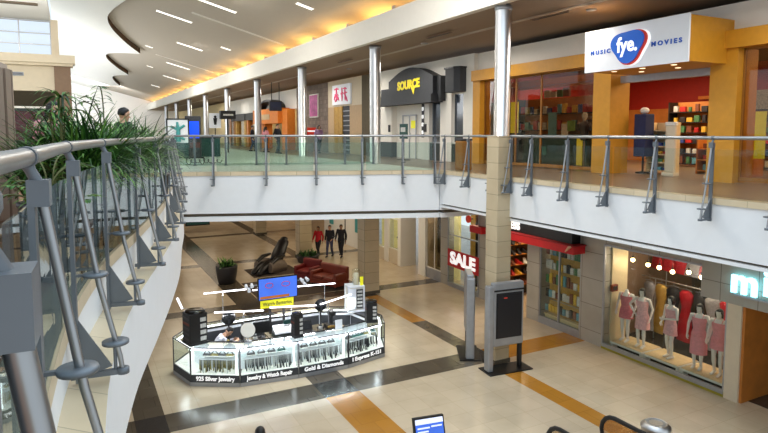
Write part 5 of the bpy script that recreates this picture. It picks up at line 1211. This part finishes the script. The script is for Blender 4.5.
for k in range(110): leaf_blade(lf, (random.uniform(-.25, .25), random.uniform(-.25, .25), .7), random.uniform(0, 6.28), random.uniform(.3, 1.5), random.uniform(.2, .5), .07, random.uniform(.5, 1.4), random.choice(['leaf', 'leaf_dark', 'leaf_light']), 4)
lf.build('foliage', 'leaf', t)
t = thing('planter', 'wide low planter of dark foliage at the foot of the pillar by the walking people', 'plant', (10.15, 27.6, L))
MB().lathe([(.4, 0), (.5, .04), (.56, .3), (.58, .36), (.5, .36)], n=28).build('pot', 'pot_dark', t); MB().lathe([(.52, .3), (.02, .32)], n=20).build('soil', 'soil', t)
lf = MB()
for k in range(160): leaf_blade(lf, (random.uniform(-.4, .4), random.uniform(-.35, .35), .3), random.uniform(0, 6.28), random.uniform(.2, 1.4), random.uniform(.2, .45), .06, random.uniform(.4, 1.4), random.choice(['leaf', 'leaf_dark', 'leaf_dark']), 4)
lf.build('foliage', 'leaf_dark', t)

# ------------------------------------------------------------------ figures
def V3(*a): return Vector(a)
def hand(mb, w_, d, n, m, curl=.5, s=1.):
    """w_: wrist, d: hand direction, n: palm normal (fingers curl towards it)"""
    d = d.normalized(); n = (n-d*n.dot(d)).normalized(); sd = d.cross(n)
    mb.tube([w_-d*.02*s, w_+d*.03*s, w_+d*.085*s], [(.026*s, .018*s), (.038*s, .016*s), (.04*s, .013*s)], m, n=10, ref=sd, rnd=True)
    for k, (o, ln) in enumerate(((-.03, .066), (-.01, .076), (.011, .072), (.03, .056))):
        b = w_+d*.08*s+sd*o*s; p = [b-d*.015*s, b+d*ln*.4*s+n*.006*curl*s]
        p.append(p[-1]+(d*math.cos(curl)+n*math.sin(curl))*ln*.36*s); p.append(p[-1]+(d*math.cos(curl*1.9)+n*math.sin(curl*1.9))*ln*.3*s)
        mb.tube(p, [.0095*s, .009*s, .0085*s, .0065*s], m, n=7, rnd=True)
    b = w_+d*.025*s-sd*.03*s; mb.tube([b, b-sd*.022*s+d*.028*s+n*.01*s, b-sd*.028*s+d*.06*s+n*.016*s], [.013*s, .011*s, .008*s], m, n=7, rnd=True)
def figure(label, loc, rz, H=1.7, pose=None, skin='skin', top='cloth_dark', bottom='denim', hair='short', manne=None, group=None, female=False, headturn=0., lean=None, dresslen=None, dress_m=None, headless=False, name='person', cat='person'):
    """local frame: faces -y, x to its left; metres for a height H"""
    s = H/1.7; J = dict(pel=(0, 0, .93), chest=(0, .01, 1.25), neck=(0, .015, 1.44), head=(0, -.01, 1.57))
    for sd, q in ((1, 'l'), (-1, 'r')):
        J.update({'hip'+q: (.09*sd, 0, .9), 'kn'+q: (.095*sd, -.015, .49), 'an'+q: (.1*sd, .02, .085), 'sh'+q: (.185*sd, .01, 1.385), 'el'+q: (.235*sd, .03, 1.1), 'wr'+q: (.245*sd, -.03, .86)})
    J.update(pose or {}); J = {k: Vector(v)*s for k, v in J.items()}
    B_ = MB(); sk = skin if not manne else manne
    fm = .9 if female else 1.
    X = V3(1, 0, 0)
    up = (J['neck']-J['chest']).normalized()
    # torso: one loft from crotch to neck
    pel, ch, nk = J['pel'], J['chest'], J['neck']
    tor = [pel-V3(0, 0, .1*s), pel-V3(0, 0, .03*s), pel.lerp(ch, .35), pel.lerp(ch, .75), ch.lerp(nk, .3), ch.lerp(nk, .72), nk, nk+up*.05*s]
    tr = [(.1, .08), (.165*(1.04 if female else 1), .11), (.135*fm, .095), (.15*fm, .105), (.17*fm, .11), (.165*fm, .085), (.065, .06), (.052, .054)]
    B_.tube(tor, [(a*s, b*s) for a, b in tr], sk, n=18, ref=X, rnd=True)
    legm = sk
    for q, sd in (('l', 1), ('r', -1)):
        hp, kn, an = J['hip'+q], J['kn'+q], J['an'+q]
        B_.tube([hp+V3(0, 0, .03*s), hp.lerp(kn, .3), hp.lerp(kn, .85), kn, kn.lerp(an, .3), kn.lerp(an, .8), an], [x*s*(.95 if female else 1) for x in (.085, .082, .058, .052, .055, .036, .034)], legm, n=12, rnd=True)
        f = an-V3(0, 0, .045*s)
        sh_, el, wr = J['sh'+q], J['el'+q], J['wr'+q]
        B_.tube([sh_-V3(.05*sd*s, 0, 0), sh_, sh_.lerp(el, .35), el, el.lerp(wr, .3), wr], [x*s*fm for x in (.055, .054, .046, .036, .036, .024)], sk, n=10, rnd=True)
        hand(B_, wr, (wr-el), V3(-sd*.9, -.25, 0) if abs((wr-el).normalized().x) < .8 else V3(0, -1, 0), sk, .45, s)
        B_.tube([f+V3(0, .055*s, .012*s), f+V3(0, 0, .02*s), f+V3(0, -.09*s, -.0), f+V3(0, -.16*s, -.012*s)], [(.033*s, .035*s), (.036*s, .045*s), (.042*s, .028*s), (.036*s, .018*s)], sk, n=10, ref=X, rnd=True)
    body_rings = None
    if not headless:
        hd = J['head']; ax = Matrix.Rotation(headturn, 3, 'Z')
        upv = (hd-nk).normalized() if (hd-nk).length > 1e-4 else V3(0, 0, 1)
        fw = ax @ V3(0, -1, 0); fw = (fw-upv*fw.dot(upv)).normalized(); rt = upv.cross(fw)*-1
        rings = []
        for z, rx, ry, oy in ((-.115, .03, .035, -.045), (-.1, .048, .055, -.03), (-.06, .062, .078, -.012), (-.01, .07, .092, 0), (.04, .075, .098, .004), (.08, .068, .088, .006), (.108, .045, .06, .006), (.12, .015, .02, .006)):
            rings.append([hd+(upv*z+rt*rx*math.cos(2*PI*k/16)+fw*(ry*math.sin(2*PI*k/16)-oy))*s for k in range(16)])
        B_.loft(rings, sk)
        B_.tube([nk+up*.0, nk.lerp(hd, .45), hd-upv*.07*s], [.05*s, .048*s, .05*s], sk, n=12, rnd=True)
        P_ = lambda x, y, z: hd+(rt*x+fw*y+upv*z)*s
        B_.tube([P_(0, .09, .015), P_(0, .112, -.025), P_(0, .092, -.035)], [.008*s, .015*s, .01*s], sk, n=8, rnd=True)
        for e in (-1, 1):
            B_.tube([P_(.074*e, -.005, .02), P_(.082*e, -.012, 0), P_(.074*e, -.0, -.03)], [(.012*s, .02*s)]*3, sk, n=8, rnd=True)
            if not manne:
                B_.ball(P_(.03*e, .083, .0), .012*s, 'eye_white', 8, 6); B_.ball(P_(.03*e, .092, .0), .007*s, 'eye_dark', 8, 6)
                B_.tube([P_(.015*e, .092, .022), P_(.045*e, .082, .022)], .004*s, 'hair', n=6)
        B_.tube([P_(-.024, .082, -.062), P_(0, .092, -.064), P_(.024, .082, -.062)], [.004*s, .008*s, .004*s], sk if manne else 'lip', n=6)
    o = B_.build(name, sk); o.location = loc; o.rotation_euler = (0, 0, rz); tag(o, label, cat, group)
    if not headless and hair:
        hb = MB(); lo = {'short': -.02, 'bob': -.1, 'long': -.1}[hair]; k0 = 1.12
        rings = []
        for z, rx, ry, oy in ((lo, .066, .07, .03), (.0, .078, .088, .024), (.04, .083, .098, .018), (.08, .078, .094, .014), (.112, .054, .068, .01), (.132, .016, .02, .008)):
            rings.append([hd+(upv*z+rt*rx*math.cos(2*PI*k/18)+fw*((ry*math.sin(2*PI*k/18) if math.sin(2*PI*k/18) < 0 or z > .06 else ry*.45*math.sin(2*PI*k/18))-oy*(1 if z < .1 else .5)))*s for k in range(18)])
        hb.loft(rings)
        if hair in ('bob', 'long'):
            for e in (-1, 1): hb.tube([P_(.066*e, .02, .06), P_(.082*e, .02, .0), P_(.078*e, .022, -.075)], [(.02*s, .045*s)]*3, None, n=10, ref=tuple(rt), rnd=True)
        if hair == 'long': hb.tube([P_(0, -.085, .05), P_(0, -.11, -.08), P_(0, -.1, -.25)], [(.07*s, .04*s), (.08*s, .04*s), (.05*s, .02*s)], None, n=12, ref=tuple(rt), rnd=True)
        hb.build('hair', 'hair', o)
    if top:
        c = MB(); k = 1.13
        c.tube([pel-V3(0, 0, .08*s), pel, pel.lerp(ch, .35), pel.lerp(ch, .75), ch.lerp(nk, .3), ch.lerp(nk, .72), nk-up*.01*s], [(a*s, b*s) for a, b in ((.175, .125), (.18, .128), (.16, .118), (.172, .122), (.188*fm, .125), (.18*fm, .1), (.075, .07))], None, n=18, ref=X)
        for q, sd in (('l', 1), ('r', -1)):
            sh_, el, wr = J['sh'+q], J['el'+q], J['wr'+q]
            c.tube([sh_-V3(.06*sd*s, 0, .005), sh_, sh_.lerp(el, .4), el, el.lerp(wr, .4), el.lerp(wr, .93)], [x*s for x in (.066, .068, .058, .05, .048, .036)], None, n=12, rnd=False)
            c.ball(sh_, .066*s, None, 10, 8)
        c.build('shirt', top, o)
    if bottom:
        c = MB(); c.tube([pel-V3(0, 0, .12*s), pel-V3(0, 0, .03*s), pel+V3(0, 0, .05*s)], [(.12*s, .1*s), (.176*s, .122*s), (.165*s, .115*s)], None, n=16, ref=X)
        for q in 'lr':
            hp, kn, an = J['hip'+q], J['kn'+q], J['an'+q]
            c.tube([hp+V3(0, 0, .04*s), hp.lerp(kn, .3), hp.lerp(kn, .85), kn, kn.lerp(an, .4), an+(kn-an)*.06], [x*s for x in (.096, .094, .072, .068, .064, .056)], None, n=12)
        c.build('trousers', bottom, o)
        c = MB()
        for q in 'lr':
            f = J['an'+q]-V3(0, 0, .045*s); c.tube([f+V3(0, .06*s, .005*s), f+V3(0, 0, .015*s), f+V3(0, -.09*s, 0), f+V3(0, -.17*s, -.008*s)], [(.04*s, .045*s), (.044*s, .052*s), (.048*s, .036*s), (.04*s, .027*s)], None, n=12, ref=X, rnd=True)
        c.build('shoes', 'shoe', o)
    if dress_m:
        c = MB(); zb = dresslen*s; wv = lambda i, k: 1+.035*math.sin(5*k+i)
        secs = [(ch.lerp(nk, .5).z, .172, .11), (ch.lerp(nk, .2).z, .178, .128), (pel.lerp(ch, .75).z, .158, .118), (pel.lerp(ch, .35).z, .14, .105), (pel.z, .18, .128), (pel.z-.12*s, .19, .135), ((pel.z+zb)/2-.05*s, .2, .14), (zb, .205, .15)]
        rings = []
        for i, (z, a, b) in enumerate(secs):
            f = 1 if i < 5 else wv(i, 0)
            cx = pel.x if z < pel.z else pel.x+(ch.x-pel.x)*min(1, (z-pel.z)/max(ch.z-pel.z, .01))
            rings.append([(cx+a*s*(1+(.04*math.sin(7*2*PI*k/24) if i > 4 else 0))*math.cos(2*PI*k/24), .005+b*s*(1+(.04*math.sin(7*2*PI*k/24) if i > 4 else 0))*math.sin(2*PI*k/24), z) for k in range(24)])
        c.loft(rings, caps=False)
        for e in (-1, 1): c.tube([(ch.x+.1*e*s, -.1*s, ch.lerp(nk, .5).z), (ch.x+.1*e*s, -.02*s, J['shl'].z+.045*s), (ch.x+.09*e*s, .1*s, ch.lerp(nk, .5).z)], .008*s, None, n=6)
        c.build('dress', dress_m, o)
    return o
# people in the lower hall, walking towards the left
wk = dict(knl=(.09, -.16, .5), anl=(.1, -.22, .1), knr=(-.09, .02, .49), anr=(-.1, .25, .13), ell=(.25, .1, 1.1), wrl=(.25, .04, .86), elr=(-.25, -.06, 1.11), wrr=(-.24, -.2, .93))
wk2 = dict(knr=(-.09, -.14, .5), anr=(-.1, -.17, .095), anl=(.1, .18, .1), knl=(.09, .0, .49), elr=(-.25, .08, 1.1), ell=(.25, -.04, 1.1), wrl=(.2, -.2, .98))
def gz(o): # stand on the lowest point
    return o
figure('person in a red jacket walking left in the lower hall, leftmost of the three', (11.1, 28.6, L-.0), -.9, 1.6, wk, 'skin_dark', 'cloth_red', 'cloth_dark', 'short')
figure('person in dark top and jeans, middle of the three walking below', (11.62, 28.3, L), -.75, 1.66, wk2, 'skin', 'cloth_dark', 'denim', 'short')
figure('person all in black, rightmost of the three walking in the lower hall', (12.15, 28.05, L), -.7, 1.7, wk, 'skin_dark', 'cloth_dark', 'cloth_dark', 'short')
figure('person with dark hair at the bottom edge of the photo, in front of the kiosk', (2.5, 9.1, L), PI-.3, 1.68, None, 'skin_dark', 'cloth_dark', 'denim', 'short')
# seated worker in the kiosk, bent over the bench
st = dict(pel=(0, 0, .56), chest=(0, -.2, .83), neck=(0, -.33, .98), head=(0, -.46, 1.07), hipl=(.09, -.02, .53), hipr=(-.09, -.02, .53), knl=(.12, -.42, .52), knr=(-.12, -.42, .52), anl=(.12, -.36, .085), anr=(-.12, -.36, .085),
          shl=(.18, -.29, .93), shr=(-.18, -.29, .93), ell=(.24, -.42, .72), elr=(-.24, -.42, .72), wrl=(.1, -.62, .80), wrr=(-.1, -.62, .80))
figure('worker in a white shirt with black hair, seated and bent over inside the kiosk', (3.08, 15.8, L), PI/2, 1.7, st, 'skin', 'cloth_white', 'cloth_dark', 'short')
t = thing('stool', 'black stool under the seated worker in the kiosk', 'stool', (3.08, 15.8, L)); MB().lathe([(.2, .4), (.2, .44), (.02, .45)], n=20).build('seat', 'black', t); MB().tube([(0, 0, .05), (0, 0, .4)], .03).build('column', 'steel', t); MB().lathe([(.22, 0), (.22, .03), (.03, .06)], n=20).build('base', 'black', t)
# people on the upper level
x, y = hdg(125, 11.0); figure('dark-haired person half hidden behind the plants on the left balcony, face turned left', (x, y, 0), 2.0, 1.63, None, 'skin', 'cloth_dark', 'denim', 'short')
x, y = hdg(56, 8.6); figure('person in a pink shirt half hidden behind the plants on the left balcony', (x, y, 0), .4, 1.6, None, 'skin', 'cloth_pink', 'denim', 'long', female=True)
for u, yy, rz, h, tp, bt, hr, l in [(278, 33.5, .6, 1.72, 'cloth_dark', 'cloth_dark', 'short', 'person in black standing by the orange portal, under the dark blue hanging screen'),
     (253, 38.5, 1.2, 1.68, 'cloth_dark', 'denim', 'short', 'person in dark clothes near the fourth steel column'), (319, 33.0, .2, 1.66, 'cloth_purple', 'cloth_dark', 'bob', 'person in a purple top with black hair before the brown stone wall'),
     (304, 34.5, -.6, 1.62, 'cloth_red', 'cloth_dark', 'short', 'person in a red top just right of the third steel column'), (266, 36.0, 2.0, 1.6, 'cloth_pink', 'denim', 'long', 'person in a pale pink top walking by the orange portal')]:
    a = math.radians(27.588)+math.atan((u-384)/F); figure(l, (yy*math.tan(a), yy, 0), rz, h, wk2 if h > 1.61 else wk, 'skin', tp, bt, hr)
# mannequins
base = dict(ell=(.27, .06, 1.12), elr=(-.27, .06, 1.12), wrl=(.26, -.06, .9), wrr=(-.25, -.08, .9), anl=(.08, .0, .085), anr=(-.1, .06, .085), knl=(.085, -.04, .49))
hipp = dict(base, elr=(-.38, .08, 1.16), wrr=(-.2, -.06, 1.0), pel=(.02, 0, .93))
crs = dict(base, ell=(.24, -.02, 1.12), wrl=(.02, -.2, 1.1), elr=(-.24, -.0, 1.1), wrr=(-.12, -.2, .98))
PZ = L+.24
for yy, xx, pose, ln, m, hl, rz, l in [(11.95, 14.32, base, .70, 'dress_rose', True, -1.35, 'headless white mannequin in a dusty rose mini dress, leftmost of the five in the window'),
       (11.38, 14.3, hipp, .55, 'dress_pale', False, -1.3, 'white mannequin in a pale pink dress, hand on hip, second from left'),
       (10.45, 14.3, crs, .66, 'dress_pale', False, -1.75, 'white mannequin in a patterned pink mini dress with bent arms, third from the left'),
       (9.62, 14.3, base, .40, 'dress_pink', False, -1.25, 'white mannequin in a long salmon pink dress, fourth from the left'),
       (9.1, 14.33, base, .68, 'dress_pink', False, -1.45, 'white mannequin in a short pink dress beside the shop pier, rightmost of the five')]:
    figure(l, (xx, yy, PZ), rz, 1.74, pose, manne='mannequin_white', top=None, bottom=None, hair=None if hl else 'bob', female=True, dresslen=ln, dress_m=m, headless=hl, group='mannequins in the dress shop window', name='mannequin', cat='mannequin')
# ------------------------------------------------------------------ light
D = PI
# daylight from the glazed roof behind and above the viewer and along the far left; added fill lamps in between
area('roof_daylight', (5.0, 5.0, 9.0), 8, 520, (.66, .85, 1.0), (0, 0, 0), 12)
area('block_fill', (-2.5, 21.5, 4.2), 2.5, 200, (1, .97, .92), (math.radians(100), 0, 0), 1.5)  # unseen lamp added only to brighten the beige left block
area('end_wall_fill', (2.0, 84, 5.5), 8, 900, (.97, .98, 1.0), (math.radians(100), 0, 0), 4)  # unseen fill added to whiten the far end wall, no fixture there
area('vault_fill', (0.5, 66, 4.5), 5, 700, (.97, .98, 1.0), (PI, 0, 0), 40)  # unseen upward fill added below the vault to brighten it
area('left_daylight', (-7, 48, 7.0), 20, 2000, (.96, .98, 1.0), (0, math.radians(-100), 0), 6)
# lamps of the great ceiling
for x, y in ((6.5, 14), (6.0, 26), (6.5, 40), (7.5, 55)):
    area('hall_lamp', (x, y, cz(x, y)-.15), 2.5, 430, (1, .94, .85))
# cove uplights behind the bulkhead
for y in range(5, 95, 4): 
    area('cove_lamp', (11.2, y, 4.85), 1.0, 110, (1, .58, .15), (D, math.radians(15), 0), 2.2)
# walkway downlights
for y in (7, 12, 17, 22, 27, 33, 39, 46, 54, 63): area('walkway_lamp', (12.3, y, 4.1), .9, 64, (1, .93, .84))
# shop interiors
area('shop_lamp', (17.5, 10.5, 3.6), 3.5, 260, (1, .72, .42), (0, 0, 0), 5); area('shop_lamp', (17, 15.5, 3.6), 3.0, 330, (1, .8, .58), (0, 0, 0), 4); area('shop_lamp', (17, 6, 3.6), 3.0, 200, (1, .8, .58), (0, 0, 0), 4)
for y in (31, 36, 43, 50, 57, 66): area('shop_lamp', (15.5, y, 3.6), 1.6, 60, (1, .82, .58))
area('shop_lamp', (15.5, 10.3, -1.65), 2.0, 75, (1, .85, .66), (0, 0, 0), 3.2); area('shop_lamp', (16.9, 9, -1.65), 2.2, 60, (1, .85, .66))
area('shop_lamp', (15.2, 16.6, -1.65), 1.6, 100, (1, .78, .5), (0, 0, 0), 2.4); area('shop_lamp', (14.3, 14.2, -1.65), .5, 22, (1, .85, .66), (0, 0, 0), 1.5); area('shop_lamp', (14.4, 19.5, -1.65), .6, 40, (1, .85, .6), (0, 0, 0), 1.8)
area('shop_lamp', (14.4, 21.7, -1.65), .5, 22, (1, .9, .7), (0, 0, 0), 1.0); area('shop_lamp', (14.2, 26.6, -1.65), .5, 28, (1, .95, .8), (0, 0, 0), 2.2)
# lower hall downlights, in the underside of the upper floor
for x, y in ((5, 23), (5, 30), (9, 25), (12, 24), (12, 31), (7, 37), (3, 44), (8, 45), (12, 43), (6, 54), (12.2, 15.5)):
    area('hall_downlight', (x, y, -1.62), 2.4, 52 if y > 20 else 40, (1, .85, .64))
